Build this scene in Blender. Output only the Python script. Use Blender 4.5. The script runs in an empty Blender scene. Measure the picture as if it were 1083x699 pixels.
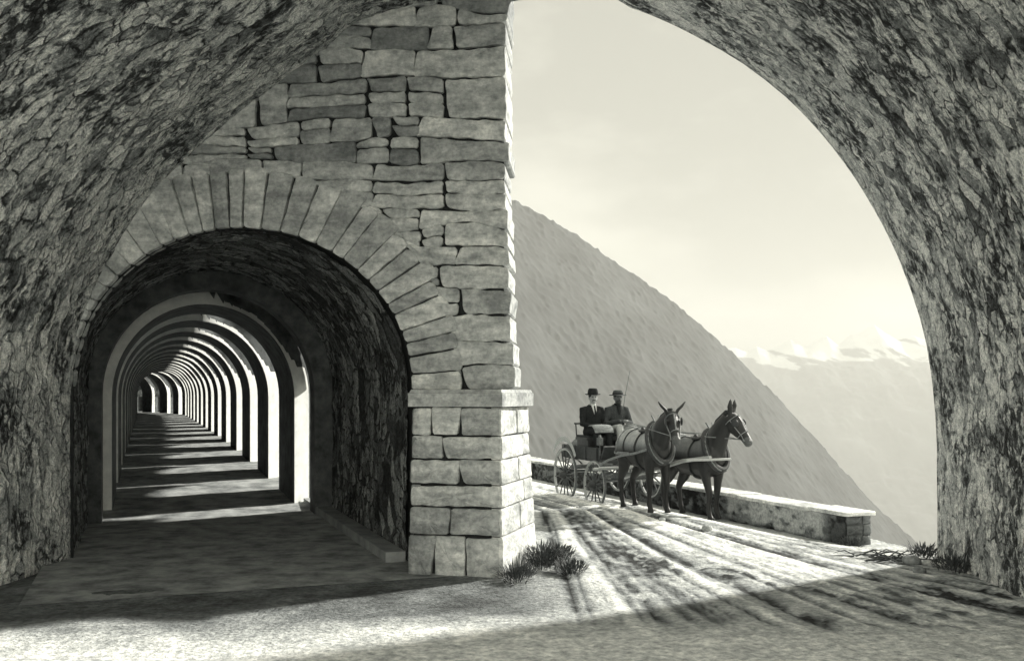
import bpy, math, random
import numpy as np
from mathutils import Vector, Matrix
R = math.radians
random.seed(7)
rng = np.random.default_rng(11)
scn = bpy.context.scene
col = scn.collection

# ------------------------------------------------------------------ camera frame
F, CX, HY, EYE = 1040.0, 541.5, 417.0, 2.0
def P(px, py, Y):
    return ((px - CX) / F * Y, Y, EYE - (py - HY) / F * Y)

# ------------------------------------------------------------------ numpy noise
def _h(ix, iy, seed):
    n = (ix.astype(np.int64) * 374761393 + iy.astype(np.int64) * 668265263 + seed * 1274126177) & 0x7fffffff
    n = ((n ^ (n >> 13)) * 1274126177) & 0x7fffffff
    n = ((n ^ (n >> 15)) * 2246822519) & 0x7fffffff
    return ((n ^ (n >> 16)) & 0xffffff) / float(0xffffff)
def vnoise(x, y, seed=0):
    x = np.asarray(x, float); y = np.asarray(y, float)
    ix, iy = np.floor(x), np.floor(y)
    fx, fy = x - ix, y - iy
    fx = fx * fx * (3 - 2 * fx); fy = fy * fy * (3 - 2 * fy)
    a, b = _h(ix, iy, seed), _h(ix + 1, iy, seed)
    c, d = _h(ix, iy + 1, seed), _h(ix + 1, iy + 1, seed)
    return (a * (1 - fx) + b * fx) * (1 - fy) + (c * (1 - fx) + d * fx) * fy
def fbm(x, y, seed=0, octv=4):
    s, a, t = 0, 1.0, 0
    for i in range(octv):
        s = s + a * vnoise(np.asarray(x) * 2 ** i, np.asarray(y) * 2 ** i, seed + i * 17); t += a; a *= .5
    return s / t
def ridged(x, y, seed=0, octv=5):
    s, a, t = 0, 1.0, 0
    for i in range(octv):
        s = s + a * (1 - np.abs(2 * vnoise(np.asarray(x) * 2 ** i, np.asarray(y) * 2 ** i, seed + i * 17) - 1)); t += a; a *= .5
    return s / t
def voro(x, y, seed=0, jit=.9):
    ix, iy = np.floor(x), np.floor(y)
    f1 = np.full(np.shape(x), 9.0); f2 = f1.copy(); idv = np.zeros(np.shape(x))
    for dx in (-1, 0, 1):
        for dy in (-1, 0, 1):
            cx, cy = ix + dx, iy + dy
            px = cx + .5 + jit * (_h(cx, cy, seed) - .5); py = cy + .5 + jit * (_h(cx, cy, seed + 91) - .5)
            d = np.hypot(px - x, py - y); i = _h(cx, cy, seed + 7)
            m = d < f1
            f2 = np.where(m, f1, np.minimum(f2, d)); idv = np.where(m, i, idv); f1 = np.where(m, d, f1)
    return f1, f2, idv
def sst(a, b, x):
    t = np.clip((np.asarray(x, float) - a) / (b - a), 0, 1)
    return t * t * (3 - 2 * t)

# ------------------------------------------------------------------ materials
def tint(v):
    q = math.sqrt(max(v, 0))
    return (v * (.89 + .11 * q), v, v * (1.06 - .10 * q), 1)
def newmat(name):
    m = bpy.data.materials.new(name); m.use_nodes = True
    nt = m.node_tree; bs = nt.nodes['Principled BSDF']
    return m, nt, bs
def tone_ramp(nt, fac, lo=0.0, hi=1.0):
    r = nt.nodes.new('ShaderNodeValToRGB'); e = r.color_ramp.elements
    e[0].position = 0; e[0].color = tint(lo); e[1].position = 1; e[1].color = tint(hi)
    mid = e.new(.5); mid.color = tint((lo + hi) / 2)
    q = e.new(.2); q.color = tint(lo + .2 * (hi - lo))
    nt.links.new(fac, r.inputs[0]); return r.outputs[0]
def M_tone(name, rough=.9, nscale=18, namp=.35, bump=.3, bdist=.02, bscale=40, spec=.25, stain=0, sscale=2.0):
    """albedo from the 'tone' attribute of the mesh, broken up by fine noise"""
    m, nt, bs = newmat(name); N = nt.nodes.new; L = nt.links.new
    at = N('ShaderNodeAttribute'); at.attribute_name = 'tone'
    tc = N('ShaderNodeTexCoord')
    no = N('ShaderNodeTexNoise'); no.inputs['Scale'].default_value = nscale; no.inputs['Detail'].default_value = 6; no.inputs['Roughness'].default_value = .65
    L(tc.outputs['Object'], no.inputs['Vector'])
    mr = N('ShaderNodeMapRange'); mr.inputs[1].default_value = .25; mr.inputs[2].default_value = .75
    mr.inputs[3].default_value = 1 - namp; mr.inputs[4].default_value = 1 + namp
    L(no.outputs[0], mr.inputs[0])
    mu = N('ShaderNodeMath'); mu.operation = 'MULTIPLY'; L(at.outputs['Fac'], mu.inputs[0]); L(mr.outputs[0], mu.inputs[1])
    if stain:
        n3 = N('ShaderNodeTexNoise'); n3.inputs['Scale'].default_value = sscale; n3.inputs['Detail'].default_value = 9; n3.inputs['Roughness'].default_value = .68
        mp3 = N('ShaderNodeMapping'); mp3.inputs['Scale'].default_value = (1, 1, 2.4); L(tc.outputs['Object'], mp3.inputs[0]); L(mp3.outputs[0], n3.inputs['Vector'])
        m3 = N('ShaderNodeMapRange'); m3.inputs[1].default_value = .38; m3.inputs[2].default_value = .62; m3.inputs[3].default_value = 1 - stain; m3.inputs[4].default_value = 1 + stain * .5; L(n3.outputs[0], m3.inputs[0])
        mu3 = N('ShaderNodeMath'); mu3.operation = 'MULTIPLY'; L(mu.outputs[0], mu3.inputs[0]); L(m3.outputs[0], mu3.inputs[1]); mu = mu3
    L(tone_ramp(nt, mu.outputs[0]), bs.inputs['Base Color'])
    n2 = N('ShaderNodeTexNoise'); n2.inputs['Scale'].default_value = bscale; n2.inputs['Detail'].default_value = 5
    L(tc.outputs['Object'], n2.inputs['Vector'])
    bp = N('ShaderNodeBump'); bp.inputs['Strength'].default_value = bump; bp.inputs['Distance'].default_value = bdist
    L(n2.outputs[0], bp.inputs['Height']); L(bp.outputs[0], bs.inputs['Normal'])
    bs.inputs['Roughness'].default_value = rough; bs.inputs['Specular IOR Level'].default_value = spec
    return m
def M_noise(name, a, b, scale=12, rough=.8, bump=.2, bdist=.01, spec=.3, metal=0, stretch=None, lo=.35, hi=.65):
    m, nt, bs = newmat(name); N = nt.nodes.new; L = nt.links.new
    tc = N('ShaderNodeTexCoord'); src = tc.outputs['Object']
    if stretch:
        mp = N('ShaderNodeMapping'); mp.inputs['Scale'].default_value = stretch; L(src, mp.inputs[0]); src = mp.outputs[0]
    no = N('ShaderNodeTexNoise'); no.inputs['Scale'].default_value = scale; no.inputs['Detail'].default_value = 10; no.inputs['Roughness'].default_value = .66
    L(src, no.inputs['Vector'])
    r = N('ShaderNodeValToRGB'); e = r.color_ramp.elements
    e[0].position = lo; e[0].color = tint(a); e[1].position = hi; e[1].color = tint(b)
    L(no.outputs[0], r.inputs[0]); L(r.outputs[0], bs.inputs['Base Color'])
    bp = N('ShaderNodeBump'); bp.inputs['Strength'].default_value = bump; bp.inputs['Distance'].default_value = bdist
    L(no.outputs[0], bp.inputs['Height']); L(bp.outputs[0], bs.inputs['Normal'])
    bs.inputs['Roughness'].default_value = rough; bs.inputs['Specular IOR Level'].default_value = spec; bs.inputs['Metallic'].default_value = metal
    return m
def M_rubble(name, sx, sy, seed, gain=1.0, lime_lo=.475, soot_lo=.56, rim=False):
    m, nt, bs = newmat(name); N = nt.nodes.new; L = nt.links.new
    at = N('ShaderNodeAttribute'); at.attribute_name = 'flat'; base = at.outputs['Vector']
    def noise(src, sc, det=6, ro=.6, st=(1, 1, 1), off=0):
        mp = N('ShaderNodeMapping'); mp.inputs['Scale'].default_value = st; mp.inputs['Location'].default_value = (off, off * .7, seed); L(src, mp.inputs[0])
        n = N('ShaderNodeTexNoise'); n.inputs['Scale'].default_value = sc; n.inputs['Detail'].default_value = det; n.inputs['Roughness'].default_value = ro
        L(mp.outputs[0], n.inputs['Vector']); return n
    def mr(src, a, b, c=0, d=1):
        q = N('ShaderNodeMapRange'); q.inputs[1].default_value = a; q.inputs[2].default_value = b; q.inputs[3].default_value = c; q.inputs[4].default_value = d; L(src, q.inputs[0]); return q.outputs[0]
    def mixf(f, a, b):
        q = N('ShaderNodeMix'); q.data_type = 'FLOAT'; L(f, q.inputs[0])
        for k, x in ((2, a), (3, b)):
            if isinstance(x, (int, float)): q.inputs[k].default_value = x
            else: L(x, q.inputs[k])
        return q.outputs[0]
    def op(o, a, b):
        q = N('ShaderNodeMath'); q.operation = o
        for k, x in ((0, a), (1, b)):
            if isinstance(x, (int, float)): q.inputs[k].default_value = x
            else: L(x, q.inputs[k])
        return q.outputs[0]
    def warp(src, sc, amt, off):
        n = noise(src, sc, 3, .5, off=off); v1 = N('ShaderNodeVectorMath'); v1.operation = 'SUBTRACT'; L(n.outputs['Color'], v1.inputs[0]); v1.inputs[1].default_value = (.5, .5, .5)
        v2 = N('ShaderNodeVectorMath'); v2.operation = 'SCALE'; L(v1.outputs[0], v2.inputs[0]); v2.inputs['Scale'].default_value = amt
        v3 = N('ShaderNodeVectorMath'); v3.operation = 'ADD'; L(src, v3.inputs[0]); L(v2.outputs[0], v3.inputs[1]); return v3.outputs[0]
    wv = warp(warp(base, 2.0, .16, 3), 12, .05, 9)
    def vor(k):
        mp = N('ShaderNodeMapping'); mp.inputs['Scale'].default_value = (k / sx, k / sy, 0); mp.inputs['Location'].default_value = (seed * 3.1 + k, seed, 0); L(wv, mp.inputs[0])
        a = N('ShaderNodeTexVoronoi'); a.voronoi_dimensions = '2D'; a.inputs['Scale'].default_value = 1; L(mp.outputs[0], a.inputs['Vector'])
        b = N('ShaderNodeTexVoronoi'); b.voronoi_dimensions = '2D'; b.feature = 'DISTANCE_TO_EDGE'; b.inputs['Scale'].default_value = 1; L(mp.outputs[0], b.inputs['Vector'])
        sp = N('ShaderNodeSeparateColor'); L(a.outputs['Color'], sp.inputs[0]); return sp.outputs[0], b.outputs['Distance']
    i1, e1 = vor(1.0); i2, e2 = vor(2.3)
    pick = mr(noise(base, 1.1, 3, off=20).outputs[0], .44, .54)
    i = mixf(pick, i1, i2); e = mixf(pick, e1, e2)
    fine = noise(wv, 26, 8, .7, off=5).outputs[0]
    st = op('MULTIPLY', mr(op('POWER', i, 1.3), 0, 1, .07 * gain, .84 * gain), mr(fine, .32, .68, .3, 1.65))
    jn = mr(op('ADD', e, mr(fine, .3, .7, -.05, .05)), .02, .10)
    t = mixf(jn, .035, st)
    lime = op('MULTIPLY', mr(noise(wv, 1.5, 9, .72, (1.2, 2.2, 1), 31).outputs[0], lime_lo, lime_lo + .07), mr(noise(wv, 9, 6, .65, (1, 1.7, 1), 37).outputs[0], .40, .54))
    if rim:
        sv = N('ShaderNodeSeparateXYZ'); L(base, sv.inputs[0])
        edge = mr(op('ADD', sv.outputs['Y'], mr(noise(base, .9, 4, .6, off=71).outputs[0], .3, .7, -1.0, 1.0)), 10.0, 11.6)  # tone paler towards the open rim: dressed stone plus painted daylight falloff
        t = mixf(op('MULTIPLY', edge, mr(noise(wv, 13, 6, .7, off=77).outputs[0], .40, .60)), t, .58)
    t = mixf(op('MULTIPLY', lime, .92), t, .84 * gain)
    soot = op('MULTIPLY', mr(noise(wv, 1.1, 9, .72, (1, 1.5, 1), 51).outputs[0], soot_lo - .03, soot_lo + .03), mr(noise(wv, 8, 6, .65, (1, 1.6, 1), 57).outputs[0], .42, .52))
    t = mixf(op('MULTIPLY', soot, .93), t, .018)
    gr = noise(wv, 60, 4, .7, off=91).outputs[0]; t = op('MULTIPLY', t, mr(gr, .32, .68, .45, 1.5))
    L(tone_ramp(nt, t), bs.inputs['Base Color'])
    hgt = op('ADD', op('ADD', op('MULTIPLY', mr(e, 0, .14), .035), op('MULTIPLY', i, .045)), op('MULTIPLY', fine, .035))
    bp = N('ShaderNodeBump'); bp.inputs['Strength'].default_value = .9; bp.inputs['Distance'].default_value = 1.0; L(hgt, bp.inputs['Height']); L(bp.outputs[0], bs.inputs['Normal'])
    bs.inputs['Roughness'].default_value = .9; bs.inputs['Specular IOR Level'].default_value = .2
    return m
def set_flat(o, a, v):
    q = np.stack([a, v, 0 * a], -1).reshape(-1).astype(np.float32)
    at = o.data.attributes.new('flat', 'FLOAT_VECTOR', 'POINT'); at.data.foreach_set('vector', q); return o
def soft_relief(a, v, seed):
    return .05 * (fbm(a * 1.6, v * 1.6, seed) - .5) + .06 * (fbm(a * 4.5, v * 6, seed + 1) - .5) + .035 * (fbm(a * 12, v * 14, seed + 2) - .5)
MAT = dict(
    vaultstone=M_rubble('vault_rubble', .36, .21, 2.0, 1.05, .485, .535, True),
    barrelstone=M_rubble('barrel_rubble', .42, .30, 7.0, .55, .60, .54),
    rubble=M_tone('rubble_masonry', namp=.55, nscale=22, bump=.6, bdist=.03, bscale=45),
    ashlar=M_tone('coursed_stone', namp=.4, nscale=16, bump=.6, bdist=.02, bscale=38, stain=.4, sscale=2.6),
    litface=M_noise('rib_stone_painted_lit', .66, .84, 5, .9, .3, .02),  # rib fronts painted bright to stand for sunlight on the stone
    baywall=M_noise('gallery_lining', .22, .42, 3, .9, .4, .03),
    soffit=M_noise('gallery_soffit', .05, .15, 4, .9, .4, .03),  # dark tone paints in the shade on the arch undersides
    mortar=M_noise('dark_mortar', .012, .03, 20, .95),
    road=M_tone('dusty_road', namp=.62, nscale=15, bump=.8, bdist=.03, bscale=24, spec=.12, stain=.25, sscale=3),
    earth=M_noise('gallery_earth', .14, .46, 2.6, .95, .6, .03),
    forest=M_tone('forest_slope', namp=.3, nscale=.02, bump=.0, bscale=.02, spec=.05),
    alps=M_tone('alpine_rock_and_snow', namp=.2, nscale=.004, bump=0, bscale=.01, spec=.1),
    grassland=M_noise('meadow', .05, .10, .02, .95, 0),
    hide=M_tone('mule_hide', rough=.5, namp=.2, nscale=25, bump=.2, bdist=.004, bscale=120, spec=.4),
    leather=M_noise('harness_leather', .02, .05, 30, .45, .1, .004, .5),
    paleleather=M_noise('worn_harness_leather', .14, .26, 25, .6, .1, .004, .4),
    iron=M_noise('tyre_iron', .10, .2, 30, .5, .1, .004, .5, .6),
    wood=M_noise('painted_wagon_wood', .03, .06, 14, .5, .1, .004, .4),
    palewood=M_noise('bare_ash_wood', .35, .5, 10, .65, .2, .004, .3, 0, (1, 8, 8)),
    spoke=M_noise('wheel_wood', .06, .12, 14, .6, .1, .004, .4),
    cloth=M_noise('dark_wool', .010, .024, 60, .95, .3, .004, .1),
    cloth2=M_noise('grey_wool', .03, .06, 60, .95, .3, .004, .1),
    trousers=M_noise('light_grey_wool', .30, .42, 50, .95, .3, .004, .1),
    felt=M_noise('black_felt', .012, .02, 60, .9, .1, .003, .1),
    felt2=M_noise('brown_felt', .05, .08, 60, .9, .1, .003, .1),
    linen=M_noise('white_linen', .38, .5, 40, .8, .1, .003, .2),
    skin=M_noise('skin', .30, .38, 30, .6, .05, .002, .3),
    skin2=M_noise('tanned_skin', .12, .17, 30, .6, .05, .002, .3),
    hair=M_noise('dark_hair', .02, .04, 60, .7, .2, .003, .3),
    blanket=M_noise('travel_rug', .14, .24, 20, .95, .3, .006, .1),
    weed=M_noise('weed_leaves', .035, .09, 8, .7, .1, .003, .2),
    twig=M_noise('dry_twig', .05, .11, 30, .9, .2, .003, .1),
    eye=M_noise('eye', .01, .012, 4, .2, 0, .001, .5),
)

# ------------------------------------------------------------------ mesh helpers
def tag(o, label=None, cat=None, group=None, kind=None):
    if label: o['label'] = label
    if cat: o['category'] = cat
    if group: o['group'] = group
    if kind: o['kind'] = kind
    return o
def empty(name, loc=(0, 0, 0), rz=0, parent=None):
    o = bpy.data.objects.new(name, None); o.empty_display_size = .2; col.objects.link(o)
    o.location = loc; o.rotation_euler = (0, 0, rz)
    if parent: o.parent = parent
    return o
def mesh_obj(name, v, f, mat, parent=None, smooth=False, tones=None, sharp=None):
    me = bpy.data.meshes.new(name); me.from_pydata([tuple(map(float, p)) for p in v], [], f); me.update()
    return wrap(name, me, mat, parent, smooth, tones, sharp)
def wrap(name, me, mat, parent=None, smooth=False, tones=None, sharp=None):
    if tones is not None:
        a = me.attributes.new('tone', 'FLOAT', 'POINT'); a.data.foreach_set('value', np.asarray(tones, np.float32))
    me.materials.clear(); me.materials.append(mat)
    if smooth or sharp:
        me.polygons.foreach_set('use_smooth', [True] * len(me.polygons))
        if sharp: me.set_sharp_from_angle(angle=R(sharp))
    o = bpy.data.objects.new(name, me); col.objects.link(o)
    if parent: o.parent = parent
    return o
def grid_obj(name, V, mat, parent=None, tones=None, smooth=True, mask=None, flip=False):
    n, m = V.shape[:2]
    idx = np.arange(n * m).reshape(n, m)
    q = np.stack([idx[:-1, :-1], idx[1:, :-1], idx[1:, 1:], idx[:-1, 1:]], -1)
    if flip: q = q[..., ::-1]
    q = q[mask] if mask is not None else q.reshape(-1, 4)
    me = bpy.data.meshes.new(name)
    me.vertices.add(n * m); me.vertices.foreach_set('co', V.reshape(-1).astype(np.float32))
    k = len(q); me.loops.add(k * 4); me.loops.foreach_set('vertex_index', q.reshape(-1).astype(np.int32))
    me.polygons.add(k); me.polygons.foreach_set('loop_start', (np.arange(k) * 4).astype(np.int32))
    me.update(calc_edges=True); me.validate()
    return wrap(name, me, mat, parent, smooth, None if tones is None else tones.reshape(-1))
class MB:
    def __init__(s): s.v, s.f, s.t = [], [], []
    def add(s, v, f, tone=.3):
        b = len(s.v); s.v += [tuple(p) for p in v]; s.f += [tuple(i + b for i in q) for q in f]; s.t += [tone] * len(v)
    def hexa(s, p, tone=.3):   # 8 points: bottom quad, top quad
        s.add(p, [(3, 2, 1, 0), (4, 5, 6, 7), (0, 1, 5, 4), (1, 2, 6, 5), (2, 3, 7, 6), (3, 0, 4, 7)], tone)
    def box(s, c, d, rot=None, tone=.3):
        x, y, z = (k / 2 for k in d)
        p = [Vector(q) for q in ((-x, -y, -z), (x, -y, -z), (x, y, -z), (-x, y, -z), (-x, -y, z), (x, -y, z), (x, y, z), (-x, y, z))]
        if rot: p = [rot @ q for q in p]
        s.hexa([q + Vector(c) for q in p], tone)
    def tube(s, pts, rad, seg=12, up=(0, 0, 1), tone=.3, closed=False):
        """loft of ellipses along pts; rad = number or (side, up) per point"""
        pts = [Vector(p) for p in pts]; n = len(pts)
        if not isinstance(rad, (list, tuple)): rad = [rad] * n
        v, prev = [], None
        for i, p in enumerate(pts):
            if closed: T = pts[(i + 1) % n] - pts[i - 1]
            else: T = pts[min(i + 1, n - 1)] - pts[max(i - 1, 0)]
            T.normalize(); u = Vector(up)
            if abs(T.dot(u)) > .95: u = Vector((1, 0, 0)) if abs(T.x) < .8 else Vector((0, 1, 0))
            sd = T.cross(u).normalized()
            if prev and sd.dot(prev) < -.2: sd = -sd
            prev = sd; u2 = sd.cross(T)
            a, b = rad[i] if isinstance(rad[i], (list, tuple)) else (rad[i], rad[i])
            for k in range(seg):
                w = 2 * math.pi * k / seg
                v.append(p + sd * a * math.cos(w) + u2 * b * math.sin(w))
        f = []
        for i in range(n if closed else n - 1):
            j = (i + 1) % n
            for k in range(seg):
                l = (k + 1) % seg
                f.append((i * seg + k, i * seg + l, j * seg + l, j * seg + k))
        if not closed:
            f.append(tuple(range(seg - 1, -1, -1))); f.append(tuple((n - 1) * seg + k for k in range(seg)))
        s.add(v, f, tone)
    def ball(s, c, r, seg=12, tone=.3, rot=None):
        rx, ry, rz = r if isinstance(r, (list, tuple)) else (r, r, r)
        v, f, nl = [], [], seg // 2 + 1
        for i in range(nl + 1):
            a = math.pi * i / nl
            for k in range(seg):
                w = 2 * math.pi * k / seg
                q = Vector((rx * math.sin(a) * math.cos(w), ry * math.sin(a) * math.sin(w), rz * math.cos(a)))
                if rot: q = rot @ q
                v.append(q + Vector(c))
        for i in range(nl):
            for k in range(seg):
                l = (k + 1) % seg
                f.append((i * seg + k, (i + 1) * seg + k, (i + 1) * seg + l, i * seg + l))
        s.add(v, f, tone)
    def build(s, name, mat, parent=None, smooth=True, sharp=40):
        return mesh_obj(name, s.v, s.f, mat, parent, smooth, s.t, sharp)
    def remesh(s, voxel=.015, smooth=4):
        me = bpy.data.meshes.new('tmp'); me.from_pydata(s.v, [], s.f); me.update()
        o = bpy.data.objects.new('tmp', me); col.objects.link(o)
        m = o.modifiers.new('r', 'REMESH'); m.mode = 'VOXEL'; m.voxel_size = voxel
        if smooth:
            k = o.modifiers.new('s', 'SMOOTH'); k.factor = .5; k.iterations = smooth
        dg = bpy.context.evaluated_depsgraph_get(); dg.update()
        out = bpy.data.meshes.new_from_object(o.evaluated_get(dg))
        bpy.data.objects.remove(o); return out

# ------------------------------------------------------------------ layout frames
# gallery frame: s along the gallery, t across it (0 = valley side wall), z up
D = np.array([-.3486, .9373]); RT = np.array([.9373, .3486]); RW = np.array([-1.08, 10.85])
S_STR, RAD = 58.0, 42.0
def floor_rise(s):
    return .6 * (1 - np.exp(-np.maximum(np.asarray(s, float) - 6, 0) * .04 / .6))
def G(s, t, z, rise=True):
    s = np.asarray(s, float); t = np.asarray(t, float); z = np.asarray(z, float)
    s, t, z = np.broadcast_arrays(s, t, z)
    c = RW + S_STR * D - RAD * RT        # centre of the bend to the left
    a = np.maximum(s - S_STR, 0) / RAD
    ss = np.minimum(s, S_STR)
    xs = RW[0] + ss * D[0] + t * RT[0]; ys = RW[1] + ss * D[1] + t * RT[1]
    rr = RAD + t
    xb = c[0] + rr * (RT[0] * np.cos(a) + D[0] * np.sin(a)); yb = c[1] + rr * (RT[1] * np.cos(a) + D[1] * np.sin(a))
    x = np.where(s > S_STR, xb, xs); y = np.where(s > S_STR, yb, ys)
    return np.stack([x, y, z + (floor_rise(s) if rise else 0)], -1)
# portal wall frame: u to the right, z up, o out of the wall towards the viewer
YAW = R(4.7)
U = np.array([math.cos(YAW), -math.sin(YAW)]); NW = np.array([-math.sin(YAW), -math.cos(YAW)]); W0 = np.array([.07, 11.5])
def WP(u, z, o):
    p = W0 + U * u + NW * o
    return (p[0], p[1], z)
T0 = float((W0 - RW) @ RT); TK = float(U @ RT)
def u_of_t(t): return (t - T0) / TK
TC, MR, SPR = -1.735, 1.885, 2.09          # mouth: centre, radius, springing in the t-z plane
# road frame: heading of the wagon and its right-hand... valley side
HA = R(21); HD = np.array([math.sin(HA), -math.cos(HA)]); HR = np.array([math.cos(HA), math.sin(HA)])
AX = np.array([2.12, 18.78])               # front axle on the road
def qof(x, y): return (x - AX[0]) * HR[0] + (y - AX[1]) * HR[1]
def zroad(x, y):
    q = qof(x, y)
    return -.2 * sst(-.6, 1.05, q) * sst(12.2, 14.2, y)

# ================================================================== GROUND
def track_x(y, xs, xe, bend):
    w = np.clip((17 - y) / 9.0, -2, 1.4)
    near = xs + (xe - xs) * (w + bend * w * (1 - w))
    slope0 = (xe - xs) * (1 + bend) / 9.0
    far = xs - (y - 17) * np.tan(HA) * 1.0
    return np.where(y > 17, far, near)
def ground_fields(x, y):
    z = zroad(x, y) + .03 * (fbm(x * .5, y * .5, 3) - .5) + .012 * (fbm(x * 4, y * 4, 5) - .5)
    t = .45 + .20 * (fbm(x * 1.1, y * 1.1, 21) - .5) + .22 * (fbm(x * 7, y * 7, 22) - .5)
    nearf = 1 - sst(14, 20, y)
    r2 = np.random.default_rng(5)
    for i in range(46):
        w_ = (i + r2.uniform(-.6, .6)) / 45
        xs, xe = .5 + 2.6 * w_, .55 + 7.8 * w_ ** 1.15
        wd = r2.choice([.028, .04, .06, .10], p=[.35, .35, .2, .1]); dark = r2.uniform() < .56
        d = x - track_x(y, xs, xe, -.5 + .4 * w_) + .07 * (fbm(y * .8 + i * 7, x * 0 + i, 44) - .5)
        g = np.exp(-(d / wd) ** 2)
        brk = sst(.34, .52, .45 * fbm(y * .55 + i * 3, x * .4, 31) + .55 * fbm(x * 9, y * 4, 50 + i))
        if dark:
            z = z - .010 * g; t = t - (.36 * g * brk) * (.45 + .55 * nearf)
        else:
            z = z + .010 * g; t = t + .40 * g * sst(.28, .5, fbm(x * 5, y * 1.6, 150 + i))
    # loose dark muck between the tracks
    muck = sst(.46, .60, fbm(x * .9 + y * .3, y * .5, 61)) * sst(.46, .56, fbm(x * 8, y * 5, 62)) * (1 - sst(12.5, 15.5, y)) * sst(.6, 1.6, x)
    t = t - .32 * muck; z = z + .012 * muck
    # earth at the gallery mouth, darkened for the shade under the vault
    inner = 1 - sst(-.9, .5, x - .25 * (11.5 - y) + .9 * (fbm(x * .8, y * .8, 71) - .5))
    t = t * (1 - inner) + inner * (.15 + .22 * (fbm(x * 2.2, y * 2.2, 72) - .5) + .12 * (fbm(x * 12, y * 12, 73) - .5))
    # brightening fade towards the viewer, painted into the ground tone
    sn = 1 - sst(-.8, .6, y - 8.5 + 1.3 * (fbm(x * .55, y * .9, 81) - .5) + .5 * (fbm(x * 4, y * 4, 82) - .5))
    t = t * (1 - sn) + sn * .70; z = z + .02 * sn
    # dirt at the pier foot
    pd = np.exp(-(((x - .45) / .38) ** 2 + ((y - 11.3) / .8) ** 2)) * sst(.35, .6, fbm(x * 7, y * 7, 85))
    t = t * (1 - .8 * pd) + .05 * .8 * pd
    # the gallery has its own floor
    tt = (x - RW[0]) * RT[0] + (y - RW[1]) * RT[1]; s_ = (x - RW[0]) * D[0] + (y - RW[1]) * D[1]
    ing = sst(.2, .6, s_) * (1 - sst(1.15, 1.3, tt))
    z = z * (1 - ing) - .05 * ing
    q = qof(x, y)
    z = z - np.maximum(q - 1.75 - .25 * (fbm(x * 1.3, y * 1.3, 90) - .5), 0) * 1.1
    return z, np.clip(t, .03, .9)
xs = np.arange(-7, 9.6, .04); ys = np.concatenate([np.arange(5.5, 20, .04), np.arange(20, 40, .12)])
X, Y = np.meshgrid(xs, ys, indexing='ij')
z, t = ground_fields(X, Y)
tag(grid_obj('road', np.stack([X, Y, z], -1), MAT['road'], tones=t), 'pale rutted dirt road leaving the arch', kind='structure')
xs = np.arange(-12, 12.1, .5); ys = np.arange(-40, 5.6, .5)
X, Y = np.meshgrid(xs, ys, indexing='ij'); tb = .45 + .25 * (fbm(X * .6, Y * .6, 4) - .5)
tag(grid_obj('approach_road', np.stack([X, Y, -.03 + 0 * X], -1), MAT['road'], tones=tb), 'road behind the viewer', kind='structure')

# ================================================================== BIG RUBBLE VAULT
AXT = math.tan(R(4))
def prof_left(px, py):
    k = (px - CX) / F; y = (11.5 + .0824 * .07) / (1 + .0824 * k); x = k * y
    return (x - AXT * y, EYE - (py - HY) / F * y)
def prof_right(px, py):
    x, y, zz = P(px, py, 12.0); return (x - AXT * y, zz)
pr = [(prof_left(72, 700)[0], -.35), prof_left(72, 520), prof_left(72, 430)] + [prof_left(*p) for p in ((77, 375), (90, 330), (120, 268), (160, 207), (200, 165), (250, 122), (300, 84), (350, 47), (400, 15))]
pr += [(-.35, 6.86), (.35, 6.90)] + [prof_right(*p) for p in ((660, 6), (700, 21), (760, 52), (800, 78), (850, 121), (900, 182), (940, 250), (965, 312), (980, 365), (988, 425), (991, 490))] + [(prof_right(991, 590)[0], -.35)]
pr = np.array(pr)
def catmull(p, n):
    p = np.vstack([2 * p[0] - p[1], p, 2 * p[-1] - p[-2]]); out = []
    for i in range(1, len(p) - 2):
        w = np.linspace(0, 1, 24, endpoint=False)[:, None]
        a, b, c, d = p[i - 1:i + 3]
        out.append(.5 * ((2 * b) + (c - a) * w + (2 * a - 5 * b + 4 * c - d) * w ** 2 + (3 * b - a - 3 * c + d) * w ** 3))
    out = np.vstack(out + [p[-2:-1]])
    l = np.concatenate([[0], np.cumsum(np.hypot(*np.diff(out, axis=0).T))])
    q = np.linspace(0, l[-1], n)
    r = np.stack([np.interp(q, l, out[:, 0]), np.interp(q, l, out[:, 1])], -1)
    for _ in range(30): r[1:-1] = .25 * r[:-2] + .5 * r[1:-1] + .25 * r[2:]
    return r, l[-1]
NEAR_END = 4.0
NA = 760
prof, plen = catmull(pr, NA)
tg = np.gradient(prof, axis=0); tg /= np.linalg.norm(tg, axis=1)[:, None]
nin = np.stack([tg[:, 1], -tg[:, 0]], -1)      # into the vault
if (nin[NA // 2] @ np.array([0, -1])) < 0: nin = -nin
yv = np.concatenate([np.linspace(NEAR_END, 6.6, 16, endpoint=False), np.arange(6.6, 12.001, .027)]); yv[-1] = 12.0
arc = np.linspace(0, plen, NA)
A, YV = np.meshgrid(arc, yv, indexing='ij')
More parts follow.
